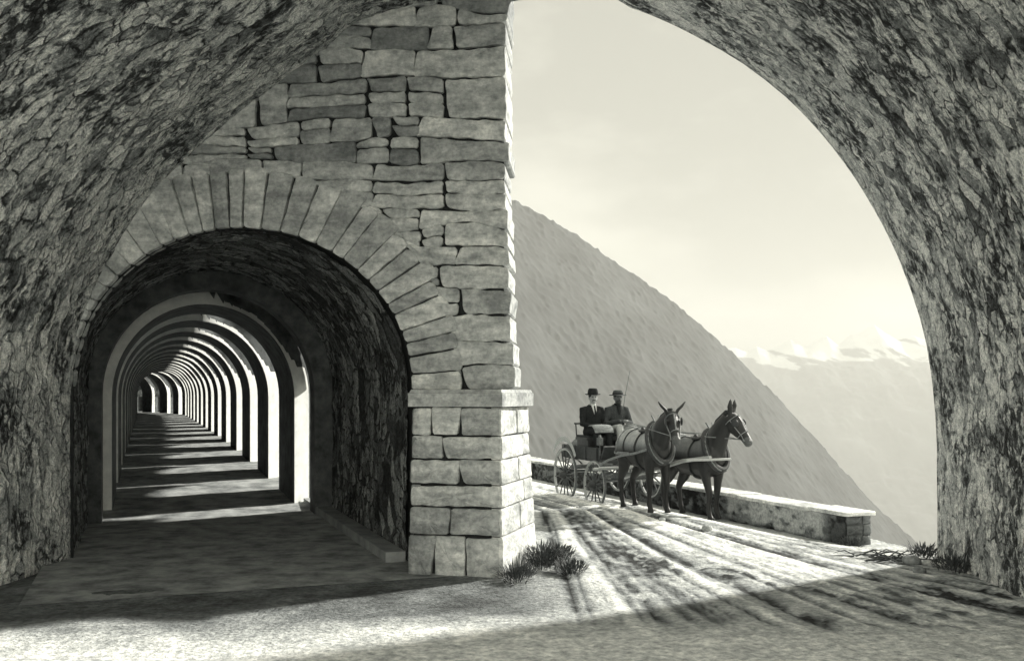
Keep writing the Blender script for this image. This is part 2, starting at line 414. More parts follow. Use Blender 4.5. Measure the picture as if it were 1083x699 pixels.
def rubble(a, v, sx, sy, seed):
    wa = a + .22 * (fbm(a * 2.1, v * 2.1, seed) - .5) + .06 * (fbm(a * 9, v * 9, seed + 1) - .5)
    wv = v + .22 * (fbm(a * 2.1 + 40, v * 2.1, seed + 2) - .5) + .06 * (fbm(a * 9 + 40, v * 9, seed + 3) - .5)
    f1, f2, idv = voro(wa / sx, wv / sy, seed + 4)
    g1, g2, jd = voro(wa / sx * 2.3 + 3, wv / sy * 2.3, seed + 5)
    pick = sst(.48, .56, fbm(a * .8, v * .8, seed + 6))          # small rubble here, bigger blocks there
    e = np.where(pick > .5, f2 - f1, (g2 - g1)); i = np.where(pick > .5, idv, jd)
    h = sst(.02, .22, e) * (.020 + .012 * pick) + .035 * (i - .5) + .03 * (fbm(a * 5, v * 5, seed + 7) - .5) + .022 * (fbm(a * 14, v * 14, seed + 8) - .5)
    stone = .10 + .56 * i ** 1.4
    t = stone * sst(.0, .16, e) + .03 * (1 - sst(.0, .16, e))
    lime = sst(.46, .60, fbm(a * 2.0, v * 3.4, seed + 9)) * sst(.42, .54, fbm(a * 8, v * 15, seed + 10))
    t = t * (1 - .85 * lime) + .80 * .85 * lime
    soot = sst(.48, .60, fbm(a * 1.1, v * 1.5, seed + 12)) * sst(.40, .52, fbm(a * 7, v * 11, seed + 13))
    t = t * (1 - .9 * soot) + .025 * .9 * soot
    return h, np.clip(t, .02, .85)
h = soft_relief(A, YV, 200)
smooth_rim = sst(11.55, 11.85, YV + .25 * (fbm(A * 1.5, YV * 2, 260) - .5))
h = h * (1 - .8 * smooth_rim)
Vv = np.stack([prof[:, None, 0] + nin[:, None, 0] * h + AXT * YV, YV, prof[:, None, 1] + nin[:, None, 1] * h], -1)
vault = empty('stone_vault', (0, 12, 0)); tag(vault, 'wide rubble stone barrel vault arching over the road and the gallery mouth', 'vault')
def reparent(o, root):
    o.parent = root; o.matrix_parent_inverse = root.matrix_world.inverted() if False else Matrix.Translation(-Vector(root.location)); return o
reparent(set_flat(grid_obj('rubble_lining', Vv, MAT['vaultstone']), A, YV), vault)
# outer shell and end faces of the vault
pc = prof[::12]; nc = -nin[::12]
outp = pc + nc * 1.3
m = MB()
def ring_face(y, y2):
    n = len(pc); v = []
    for yy, pp in ((y, pc), (y, outp), (y2, outp), (y2, pc)):
        for q in pp: v.append((q[0] + AXT * yy, yy, q[1]))
    f = []
    for i in range(n - 1):
        for k in range(3):
            f.append((k * n + i, k * n + i + 1, (k + 1) * n + i + 1, (k + 1) * n + i))
    m.add(v, f, .22)
ring_face(NEAR_END, 11.995)
reparent(m.build('outer_shell', MAT['rubble'], sharp=40), vault)

# ================================================================== PORTAL WALL
wall = empty('portal_wall', (0, 11.5, 0)); tag(wall, 'grey coursed stone wall with a radiating ring of arch stones and a broad pier base', 'wall')
def chaikin(p, n=1):
    for _ in range(n):
        q = []
        for i in range(len(p)):
            a, b = p[i], p[(i + 1) % len(p)]
            q += [(a[0] * .75 + b[0] * .25, a[1] * .75 + b[1] * .25), (a[0] * .25 + b[0] * .75, a[1] * .25 + b[1] * .75)]
        p = q
    return p
def densify(p, step=.075):
    q = []
    for i in range(len(p)):
        a, b = p[i], p[(i + 1) % len(p)]
        n = max(1, int(math.hypot(b[0] - a[0], b[1] - a[1]) / step))
        for k in range(n):
            w = k / n; q.append((a[0] + (b[0] - a[0]) * w, a[1] + (b[1] - a[1]) * w))
    return q
def stone(mb, poly, fn, out=0, back=.08, gap=.012, tone=.3, push=None, jit=.007, bulge=.014, lip=.010, rnd=1):
    p = densify(poly)
    p = [(a + random.uniform(-jit, jit), b + random.uniform(-jit, jit)) for a, b in p]
    if push: p = [push(a, b) for a, b in p]
    p = chaikin(p, rnd)
    cu = sum(a for a, b in p) / len(p); cz = sum(b for a, b in p) / len(p)
    hw = max(.03, (max(a for a, b in p) - min(a for a, b in p)) / 2); hh = max(.03, (max(b for a, b in p) - min(b for a, b in p)) / 2)
    def ins(g): return [(cu + (a - cu) * max(.05, 1 - g / hw), cz + (b - cz) * max(.05, 1 - g / hh)) for a, b in p]
    n = len(p); v = []
    r0 = ins(gap); r1 = ins(gap + lip); r2 = [(cu + (a - cu) * .5, cz + (b - cz) * .5) for a, b in r1]
    o = out + random.uniform(-.012, .012)
    for a, b in r0: v.append(fn(a, b, -back))
    for a, b in r0: v.append(fn(a, b, o - lip))
    for a, b in r1: v.append(fn(a, b, o + random.uniform(-.003, .003)))
    for a, b in r2: v.append(fn(a, b, o + bulge * random.uniform(.3, 1)))
    v.append(fn(cu, cz, o + bulge * random.uniform(.5, 1)))
    f = []
    for k in range(3):
        for i in range(n):
            j = (i + 1) % n; f.append((k * n + i, k * n + j, (k + 1) * n + j, (k + 1) * n + i))
    for i in range(n): f.append((3 * n + i, 3 * n + (i + 1) % n, 4 * n))
    mb.add(v, f, tone)
def thick(th): return .76 * abs(math.sin(th)) ** 1.5 + .54 * (1 - abs(math.sin(th)) ** 1.5)
def push_ring(u, z):
    tt = T0 + TK * u; a, b = tt - TC, z - SPR
    if b < -.05: return (u, z)
    r = math.hypot(a, b); th = math.atan2(b, a); lim = MR + thick(th) * .90
    if r < lim and r > 1e-6: return (u_of_t(TC + a * lim / r), SPR + b * lim / r)
    return (u, z)
def in_ring(u, z, m=0):
    tt = T0 + TK * u; a, b = tt - TC, z - SPR
    return math.hypot(a, b) < MR + thick(math.atan2(b, a)) + m
def redge(z):   # right edge of the pier, slightly battered
    return -.13 + .13 * max(0, min(1, (4.2 - z) / 2.15)) ** 1.3
cy = [-60, -22, 8, 22, 46, 80, 125, 148, 168, 218, 238, 262, 282, 308, 335, 362, 388, 412]
zc = [EYE - (y - HY) * 11.5 / F for y in cy]
def wob(i, u): return .12 * (float(fbm(u * 1.3 + i * 13.7, i * 3.1, 300)) - .5) * 2 if 0 < i < len(zc) - 1 else 0
m = MB()
for i in range(len(zc) - 1):
    u = redge(zc[i]) + random.uniform(-.01, .015); first = True
    hgt = zc[i] - zc[i + 1]
    while u > -5.9:
        w = random.uniform(.55, 1.15) if first else random.choice((random.uniform(.22, .5), random.uniform(.45, 1.1)))
        if first and i in (9, 6): w = 1.02
        u2 = u - w; lean = random.uniform(-.07, .07)
        if first and random.random() < .35: u += random.uniform(.0, .03)
        top = lambda x: zc[i] + wob(i, x); bot = lambda x: zc[i + 1] + wob(i + 1, x)
        cells = [(0, 1)]
        if hgt > .19 and (not first or (i not in (6, 9) and hgt > .4)) and random.random() < .88:
            k = random.uniform(.3, .7); cells = [(0, k), (k, 1)]
            if hgt > .42: cells = [(0, .34), (.34, .62), (.62, 1)]
        for (c0, c1) in cells:
            zz = lambda x, c: bot(x) + (top(x) - bot(x)) * c
            poly = [(u2 + lean, zz(u2, c0)), ((u + u2) / 2, zz((u + u2) / 2, c0) + random.uniform(-.03, .012)), (u - .003, zz(u, c0)), (u - .003, zz(u, c1)), ((u + u2) / 2, zz((u + u2) / 2, c1) + random.uniform(-.01, .035)), (u2 - lean * .3, zz(u2, c1))]
            ins = [in_ring(a, b) for a, b in poly]
            cen = in_ring((u + u2) / 2, zz((u + u2) / 2, (c0 + c1) / 2), -.26)
            if all(ins) or cen: continue
            stone(m, poly, WP, 0, .95 if first else .10, .011, random.uniform(.42, .68) if random.random() > .18 else random.uniform(.24, .36), rnd=1, jit=.014, push=push_ring if any(ins) or in_ring((u + u2) / 2, zc[i + 1], .1) else None)
        u = u2; first = False
reparent(m.build('coursed_stonework', MAT['ashlar'], sharp=35), wall)
m = MB()
th = -.02; 
ths = [th]
while th < math.pi - .02:
    th += random.uniform(.07, .115); ths.append(th)
ths[-1] = math.pi
def ring_pt(r, th): return (u_of_t(TC + r * math.cos(th)), SPR + r * math.sin(th))
for a, b in zip(ths, ths[1:]):
    k = MR + thick((a + b) / 2) * random.uniform(.93, 1.10)
    poly = [ring_pt(MR + .01, b), ring_pt(MR + .01, a), ring_pt(k, a + random.uniform(-.006, .006)), ring_pt(k + .02, (a + b) / 2), ring_pt(k, b + random.uniform(-.006, .006))]
    stone(m, poly[::-1], WP, .022, .16, .013, random.uniform(.40, .66))
reparent(m.build('voussoir_ring', MAT['ashlar'], sharp=35), wall)
# mortar backing with the arched hole, 1 m thick
m = MB(); v = []; f = []
tv = np.linspace(0, math.pi, 49)
inn = [ring_pt(MR + .012, x) for x in tv]
outb = []
for (a, b), x in zip(inn, tv):
    c, s_ = math.cos(x), math.sin(x)
    cu = u_of_t(TC); lim = []
    if c > 1e-6: lim.append((-.17 - cu) / c)
    if c < -1e-6: lim.append((-6.6 - cu) / c)
    if s_ > 1e-6: lim.append((7.6 - SPR) / s_)
    r_ = min(lim); outb.append((cu + r_ * c, SPR + r_ * s_))
def WD(u, z, k=.62):
    p = W0 + U * u + D * k
    return (p[0], p[1], z)
def back_strip(inner, outer):
    n = len(inner); v = [WP(a, b, -.06) for a, b in inner] + [WP(a, b, -.06) for a, b in outer] + [WD(a, b) for a, b in outer] + [WD(a, b) for a, b in inner]
    return v, [(k * n + i, k * n + i + 1, ((k + 1) % 4) * n + i + 1, ((k + 1) % 4) * n + i) for k in range(4) for i in range(n - 1)]
# make corners exact
v, f = back_strip(inn, outb); m.add(v, f)
for a0, a1, b0, b1 in ((u_of_t(TC + MR) + .012, -.17, -.3, SPR), (-6.6, u_of_t(TC - MR) - .012, -.3, SPR)):
    p = [WP(a0, b0, -.06), WP(a1, b0, -.06), WD(a1, b0), WD(a0, b0), WP(a0, b1, -.06), WP(a1, b1, -.06), WD(a1, b1), WD(a0, b1)]
    m.hexa(p)
for cxy in ((-.17, 7.6), (-6.6, 7.6)):  # corner triangles missed by the radial strip
    i = min(range(len(outb) - 1), key=lambda k: -1 if (outb[k][0] - cxy[0]) * (outb[k + 1][0] - cxy[0]) < 1e-9 and abs(outb[k][1] - outb[k + 1][1]) > 1e-6 and abs(outb[k][0] - outb[k + 1][0]) > 1e-6 and (abs(outb[k][0] - cxy[0]) < 1e-6 or abs(outb[k + 1][0] - cxy[0]) < 1e-6) else 0)
    a, b = outb[i], outb[i + 1]
    m.add([WP(a[0], a[1], -.06), WP(b[0], b[1], -.06), WP(cxy[0], cxy[1], -.06)], [(0, 1, 2)])
reparent(m.build('mortar_core', MAT['mortar'], smooth=False, sharp=None), wall)

# pier base: battered block of stones with a projecting cap
ped = empty('pier_base', (0, 0, 0)); reparent(ped, wall)
Ab, Bb, Cb, Db = [np.array(p) for p in ((-1.17, 10.97), (-.115, 10.70), (.31, 12.05), (-.85, 12.30))]
At, Bt, Ct, Dt = [np.array(p) for p in ((-1.12, 11.02), (-.118, 10.77), (.19, 11.92), (-.85, 12.2))]
ZT = 1.86
def bil(p0, p1, q0, q1, w, zz):
    k = max(-.1, min(1.1, zz / ZT)); return (p0 + (p1 - p0) * w) * (1 - k) + (q0 + (q1 - q0) * w) * k
def face_fn(p0, p1, q0, q1):
    d = p1 - p0; L_ = float(np.hypot(*d)); nrm = np.array([d[1], -d[0]]) / L_
    def fn(a, b, o):
        p = bil(p0, p1, q0, q1, a / L_, b) + nrm * o
        return (p[0], p[1], b)
    return fn, L_
fnF, LF = face_fn(Ab, Bb, At, Bt); fnS, LS = face_fn(Bb, Cb, Bt, Ct)
fnL, LL = face_fn(Db, Ab, Dt, At)
rows = [-.12, .44, .75, 1.0, 1.28, 1.54, ZT]
m = MB()
splits = {0: [.28, .62], 1: [.45], 2: [.0], 3: [.55], 4: [.36], 5: [.22, .55]}
for i in range(6):
    z0, z1 = rows[i], rows[i + 1]
    cuts = [0] + [c for c in splits[i] if c > 0] + [1]
    for a, b in zip(cuts, cuts[1:]):
        l1, l2 = random.uniform(-.04, .04), random.uniform(-.04, .04)
        e0 = 0 if a == 0 else l1; e1 = 0 if b == 1 else l2
        last = b == 1
        poly = [(a * LF + e0, z0), (b * LF + e1 - (0 if not last else .012), z0 + random.uniform(-.01, .01)), (b * LF - e1 - (0 if not last else .012), z1), (a * LF - e0, z1 + random.uniform(-.015, .015))]
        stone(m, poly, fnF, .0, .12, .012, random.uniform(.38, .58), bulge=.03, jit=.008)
    for a, b in ((0, .55 if i % 2 else .7), (.55 if i % 2 else .7, 1)):
        stone(m, [(a * LS + .006, z0), (b * LS, z0), (b * LS, z1), (a * LS + .006, z1)], fnS, .0, .12, .006, random.uniform(.60, .70), bulge=.008, jit=.003, lip=.01)  # sunward side: sunlight painted in as paler stone
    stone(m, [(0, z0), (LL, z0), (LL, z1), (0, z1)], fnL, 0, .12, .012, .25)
reparent(m.build('base_stonework', MAT['ashlar'], sharp=35), wall)
bs = bpy.data.objects[-1] if False else None
m = MB()
zz = ZT + .004
cap = [np.array(p) for p in (At + (-.04, -.05), Bt + (.012, -.07), Ct + (.07, .0), Dt + (-.05, .05))]
cap2 = [c * .985 + .015 * sum(cap) / 4 for c in cap]
m.hexa([(c[0], c[1], zz) for c in cap] + [(c[0], c[1], zz + .15) for c in cap], .46)
m.hexa([(c[0], c[1], zz + .152) for c in cap2] + [(c[0] * .97 + .03 * -.4, c[1] * .97 + .03 * 11.6, zz + .19) for c in cap2], .46)
reparent(m.build('cap_stone', MAT['ashlar'], smooth=False, sharp=None), wall)
m = MB()
inn = lambda a: np.array(a) * .93 + .07 * np.array([-.4, 11.6])
m.hexa([(*inn(c), -.3) for c in (Ab, Bb, Cb, Db)] + [(*inn(c), ZT - .002) for c in (At, Bt, Ct, Dt)])
reparent(m.build('base_core', MAT['mortar'], smooth=False, sharp=None), wall)
bpy.data.objects.remove(ped)

# ================================================================== GALLERY
gal = empty('gallery', (0, 0, 0)); tag(gal, 'long arched stone gallery with sunlit ribs receding through the dark opening', 'gallery')
S1, PIT, PLEN, NRIB = 7.28, 4.0, 2.1, 22
OPEN_T = 1.15
TCR_ = -1.8
# entrance barrel
tleg = [(TC + MR, z_) for z_ in np.arange(-.06, SPR, .05)]
tarc = [(TC + MR * math.cos(a), SPR + MR * math.sin(a)) for a in np.linspace(0, math.pi, 120)]
tleg2 = [(TC - MR, z_) for z_ in np.arange(SPR, -.07, -.05)[1:]]
pp = np.array(tleg + tarc + tleg2); pl = np.concatenate([[0], np.cumsum(np.hypot(*np.diff(pp, axis=0).T))])
tgp = np.gradient(pp, axis=0); tgp /= np.linalg.norm(tgp, axis=1)[:, None]; npn = np.stack([-tgp[:, 1], tgp[:, 0]], -1)
# each generator starts just behind the portal wall plane
n = pp.shape[0]; ns = 150
s0 = []
for tt, zz in pp:
    u = u_of_t(tt); w = WP(u, 0, -.14); s0.append((np.array(w[:2]) - RW) @ D)
s0 = np.array(s0)
W = np.linspace(0, 1, ns)[None, :]
s1_ = S1 + .29 * sst(.0, .5, (pp[:, 0] - TCR_) / 1.5)
SS = s0[:, None] + (s1_[:, None] - s0[:, None]) * W
AA = np.repeat(pl[:, None], ns, 1)
h = soft_relief(AA, SS, 400)
tt = pp[:, None, 0] + npn[:, None, 0] * h; zz = pp[:, None, 1] + npn[:, None, 1] * h
V = G(SS, tt, zz, False)
ZZ = .25 * (zz[:-1, :-1] + zz[1:, :-1] + zz[1:, 1:] + zz[:-1, 1:]); SC = .25 * (SS[:-1, :-1] + SS[1:, :-1] + SS[1:, 1:] + SS[:-1, 1:]); TT = tt[:-1, :-1]
OS0 = 6.5
mask = ~((TT > 0) & (ZZ < 2.2) & (SC > OS0))
set_flat(grid_obj('entrance_vault', V, MAT['barrelstone'], gal, mask=mask), AA, SS)
def outer_block(m, sa, sb, ta, tb, za, zb, tone=.3, rise=True):
    m.hexa([tuple(G(s, t, z_, rise)) for z_ in (za, zb) for s, t in ((sa, ta), (sb, ta), (sb, tb), (sa, tb))], tone)
m = MB()   # mass around the entrance barrel: valley wall in front of the window, lintel, roof, hill wall
ta = TC + MR + .06
m.hexa([tuple(G(s_, t_, z_, False)) for z_ in (-.3, 4.6) for s_, t_ in ((.52, OPEN_T), (OS0, OPEN_T), (OS0, ta), (1.02, ta))], .25)
outer_block(m, OS0, S1 - .004, ta - .055, OPEN_T, 2.2, 4.6, .25, False)
m.hexa([tuple(G(s_, t_, z_, False)) for z_ in (4.6, 5.0) for s_, t_ in ((.55, OPEN_T), (S1 - .004, OPEN_T), (S1 - .004, -4.9), (3.3, -4.9))][::1], .25)
outer_block(m, 2.6, S1 - .004, -4.9, TC - MR - .06, -.3, 4.6, .25, False)
m.build('outer_wall', MAT['rubble'], gal, smooth=False, sharp=None)
# ribs (transverse arches) and bays
hw_in, hw_out = 1.5, 1.8
TCR, SPG = -1.8, 1.95
ang = np.linspace(0, math.pi, 33)
prof_in = [(TCR + hw_in, -.3)] + [(TCR + hw_in * math.cos(a), SPG + 1.6 * math.sin(a)) for a in ang] + [(TCR - hw_in, -.3)]
def boxout(p, lo=-5.0, hi=OPEN_T, top=4.7):
    o = []
    for k, (a, b) in enumerate(p):
        if k == 0: o.append((hi, b)); continue
        if k == len(p) - 1: o.append((lo, b)); continue
        c, s_ = a - TCR, b - SPG
        r_ = min([x for x in ((hi - TCR) / c if c > 1e-6 else 99, (lo - TCR) / c if c < -1e-6 else 99, (top - SPG) / s_ if s_ > 1e-6 else 99)])
        o.append((TCR + c * r_, SPG + s_ * r_))
    return o
def sweep_block(m, inner, outer, sa, sb, sub=2, tone=.5):
    n = len(inner); v = []; f = []
    st = np.linspace(sa, sb, sub + 1)
    for s_ in st:
        v += [tuple(G(s_, a, b, False)) for a, b in inner] + [tuple(G(s_, a, b, False)) for a, b in outer]
    K = 2 * n
    for k in range(sub):
        for i in range(n - 1):
            f.append((k * K + i, k * K + i + 1, (k + 1) * K + i + 1, (k + 1) * K + i))
            f.append((k * K + n + i, (k + 1) * K + n + i, (k + 1) * K + n + i + 1, k * K + n + i + 1))
    for i in range(n - 1):
        f.append((i, n + i, n + i + 1, i + 1)); e = sub * K
        f.append((e + i, e + i + 1, e + n + i + 1, e + n + i))
    m.add(v, f, tone)
prof_band = [(-1.78 + 1.64, -.3)] + [(-1.78 + 1.64 * math.cos(a), 2.0 + 1.69 * math.sin(a)) for a in ang] + [(-1.78 - 1.64, -.3)]
out_band = [(-1.78 + 2.0, -.3)] + [(-1.78 + 2.0 * math.cos(a), 2.0 + 2.06 * math.sin(a)) for a in ang] + [(-1.78 - 2.0, -.3)]
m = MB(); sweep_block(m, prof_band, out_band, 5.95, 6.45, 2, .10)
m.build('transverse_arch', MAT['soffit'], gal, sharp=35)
prof_bay = [(TCR + hw_out * math.cos(a), SPG + hw_out * math.sin(a)) for a in np.linspace(.25, math.pi, 30)] + [(TCR - hw_out, -.3)]
for k in range(NRIB):
    sa = S1 + PIT * k
    m = MB(); b_o = boxout(prof_in); n_ = len(prof_in)
    sweep_block(m, prof_in, b_o, sa, sa + PLEN, 3)
    # splay of the valley-side jamb: the outer edge lies deeper than the inner edge
    for i_ in range(n_):
        k_ = float(sst(.0, .5, (prof_in[i_][0] - TCR) / hw_in))
        a_, z_ = b_o[i_]; m.v[n_ + i_] = tuple(G(sa + 1.45 * k_, a_, z_, False))
    n_side = len(m.f)
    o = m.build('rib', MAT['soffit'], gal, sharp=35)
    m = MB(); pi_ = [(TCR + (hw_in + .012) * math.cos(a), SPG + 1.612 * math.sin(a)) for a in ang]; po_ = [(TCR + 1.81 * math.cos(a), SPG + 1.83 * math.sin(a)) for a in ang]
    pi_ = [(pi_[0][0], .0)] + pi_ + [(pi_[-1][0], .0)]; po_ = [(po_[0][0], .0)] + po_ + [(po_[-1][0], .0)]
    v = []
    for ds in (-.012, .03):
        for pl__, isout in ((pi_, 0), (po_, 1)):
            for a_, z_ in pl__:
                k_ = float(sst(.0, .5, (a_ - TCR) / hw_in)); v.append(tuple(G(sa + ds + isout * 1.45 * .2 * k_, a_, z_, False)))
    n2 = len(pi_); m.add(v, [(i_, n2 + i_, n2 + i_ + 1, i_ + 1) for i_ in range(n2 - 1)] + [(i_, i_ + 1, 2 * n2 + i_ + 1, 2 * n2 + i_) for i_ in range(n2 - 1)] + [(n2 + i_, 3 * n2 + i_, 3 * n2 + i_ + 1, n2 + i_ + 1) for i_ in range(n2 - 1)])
    m.build('painted_lit_face', MAT['litface'], o, sharp=35)  # pale ring paints the sunlit look of the rib front
    m = MB()
    ob = [(0, 0)] + boxout(prof_bay)[1:]; ob[0] = (OPEN_T, prof_bay[0][1])
    sweep_block(m, prof_bay, ob, sa + PLEN + .003, sa + PIT - .003, 2)
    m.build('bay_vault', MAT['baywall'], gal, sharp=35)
    # arched head of the valley-side opening
    m = MB(); cs = sa + (PLEN + PIT) / 2; hwid = (PIT - PLEN) / 2 - .004; n = 13
    a_ = np.linspace(0, math.pi, n); lo_ = [(cs - hwid * math.cos(a), 1.80 + .58 * math.sin(a)) for a in a_]; hi_ = [(p, 2.40) for p, _ in lo_]
    v = []
    for tq in (-.05, OPEN_T - .01):
        v += [tuple(G(s_, tq, z_, False)) for s_, z_ in lo_] + [tuple(G(s_, tq, z_ + .02, False)) for s_, z_ in hi_]
    f = []
    for i in range(n - 1):
        f += [(i, i + 1, n + i + 1, n + i), (2 * n + i, 3 * n + i, 3 * n + i + 1, 2 * n + i + 1), (i, 2 * n + i, 2 * n + i + 1, i + 1)]
    m.add(v, f); m.build('opening_arch', MAT['baywall'], gal, smooth=False, sharp=None)
m = MB()
m.hexa([tuple(G(s_, t_, z_, False)) for z_ in (-.05, .13) for s_, t_ in ((.9, TC + MR - .26), (OS0 + .9, TC + MR - .26), (OS0 + .9, TC + MR - .02), (.9, TC + MR - .02))])
m.build('kerb', MAT['baywall'], gal, smooth=False, sharp=None)
sg = np.arange(-.2, S1 + PIT * NRIB, .25); tgv = np.arange(-3.9, 1.3, .13)
Sg, Tg = np.meshgrid(sg, tgv, indexing='ij')
Vf = G(Sg, Tg, .006 + .03 * (fbm(Sg * 1.1, Tg * 1.6, 500) - .5) * sst(.5, 1.5, Sg))
tag(grid_obj('gallery_floor', Vf, MAT['earth'], flip=True), 'trodden earth floor of the gallery', kind='structure')

# ================================================================== PARAPET
PA = np.array([4.86, 14.3]); PB = np.array([.57, 25.7]); pdir = (PB - PA) / np.hypot(*(PB - PA)); pn = np.array([-pdir[1], pdir[0]])   # pn faces the road
if pn[0] > 0: pn = -pn
PL, PT, PH = 19.0, .46, .47
par = empty('parapet', (PA[0], PA[1], 0)); tag(par, 'low roadside stone parapet with pale coping and a square end beyond the mules', 'parapet')
def PP(a, w, zz):   # a along, w from road face (0) to valley face (PT)
    p = PA + pdir * a - pn * w; return (p[0], p[1], zz - .2)
na, nz = 480, 24
a_ = np.linspace(0, PL, na); z_ = np.linspace(-.1, PH - .05, nz)
Ag, Zg = np.meshgrid(a_, z_, indexing='ij'); h, tn = rubble(Ag, Zg + 9, .36, .22, 600)
pl_ = sst(.30, .42, fbm(Ag * 1.5, Zg * 3.3, 640) * (1 - sst(2.6, 3.6, Ag))) * sst(.30, .65, Ag) * sst(0, .1, Zg) * sst(.36, .52, fbm(Ag * 5, Zg * 7, 643) + .12)
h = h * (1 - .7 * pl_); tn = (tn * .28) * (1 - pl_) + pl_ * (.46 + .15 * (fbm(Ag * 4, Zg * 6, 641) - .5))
V = np.stack([PA[0] + pdir[0] * Ag + pn[0] * h, PA[1] + pdir[1] * Ag + pn[1] * h, Zg - .2], -1)
reparent(grid_obj('road_face', V, MAT['rubble'], tones=tn), par)
m = MB()
for row, (z0, z1) in enumerate(((-.1, .14), (.14, .30), (.30, .45))):
    cuts = [0, random.uniform(.15, .32), PT]
    for c0, c1 in zip(cuts, cuts[1:]):
        stone(m, [(c0, z0), (c1, z0), (c1, z1), (c0, z1)], lambda a, b, o: PP(-o, a, b), .01, .15, .01, random.uniform(.10, .2), bulge=.03)
reparent(m.build('end_stones', MAT['ashlar'], sharp=35), par)
m = MB(); m.hexa([PP(*q) for q in ((.03, .03, -.3), (PL, .03, -.3), (PL, PT, -2), (.03, PT, -2), (.03, .03, .449), (PL, .03, .449), (PL, PT, .449), (.03, PT, .449))], .12)
reparent(m.build('core', MAT['rubble'], smooth=False, sharp=None), par)
m = MB(); a0 = -.05
while a0 < PL:
    a1 = a0 + random.uniform(.7, 1.3); dz = random.uniform(-.008, .012); j1 = random.uniform(-.02, .02)
    stone(m, [(a0, -.05 + j1), (a1, -.05), (a1, PT + .05), (a0, PT + .05 + j1)], lambda a, b, o: PP(a, b, PH + o + dz), 0, .048, .004, random.uniform(.55, .68), bulge=.012, jit=.01)
    a0 = a1
reparent(m.build('coping', MAT['ashlar'], sharp=35), par)

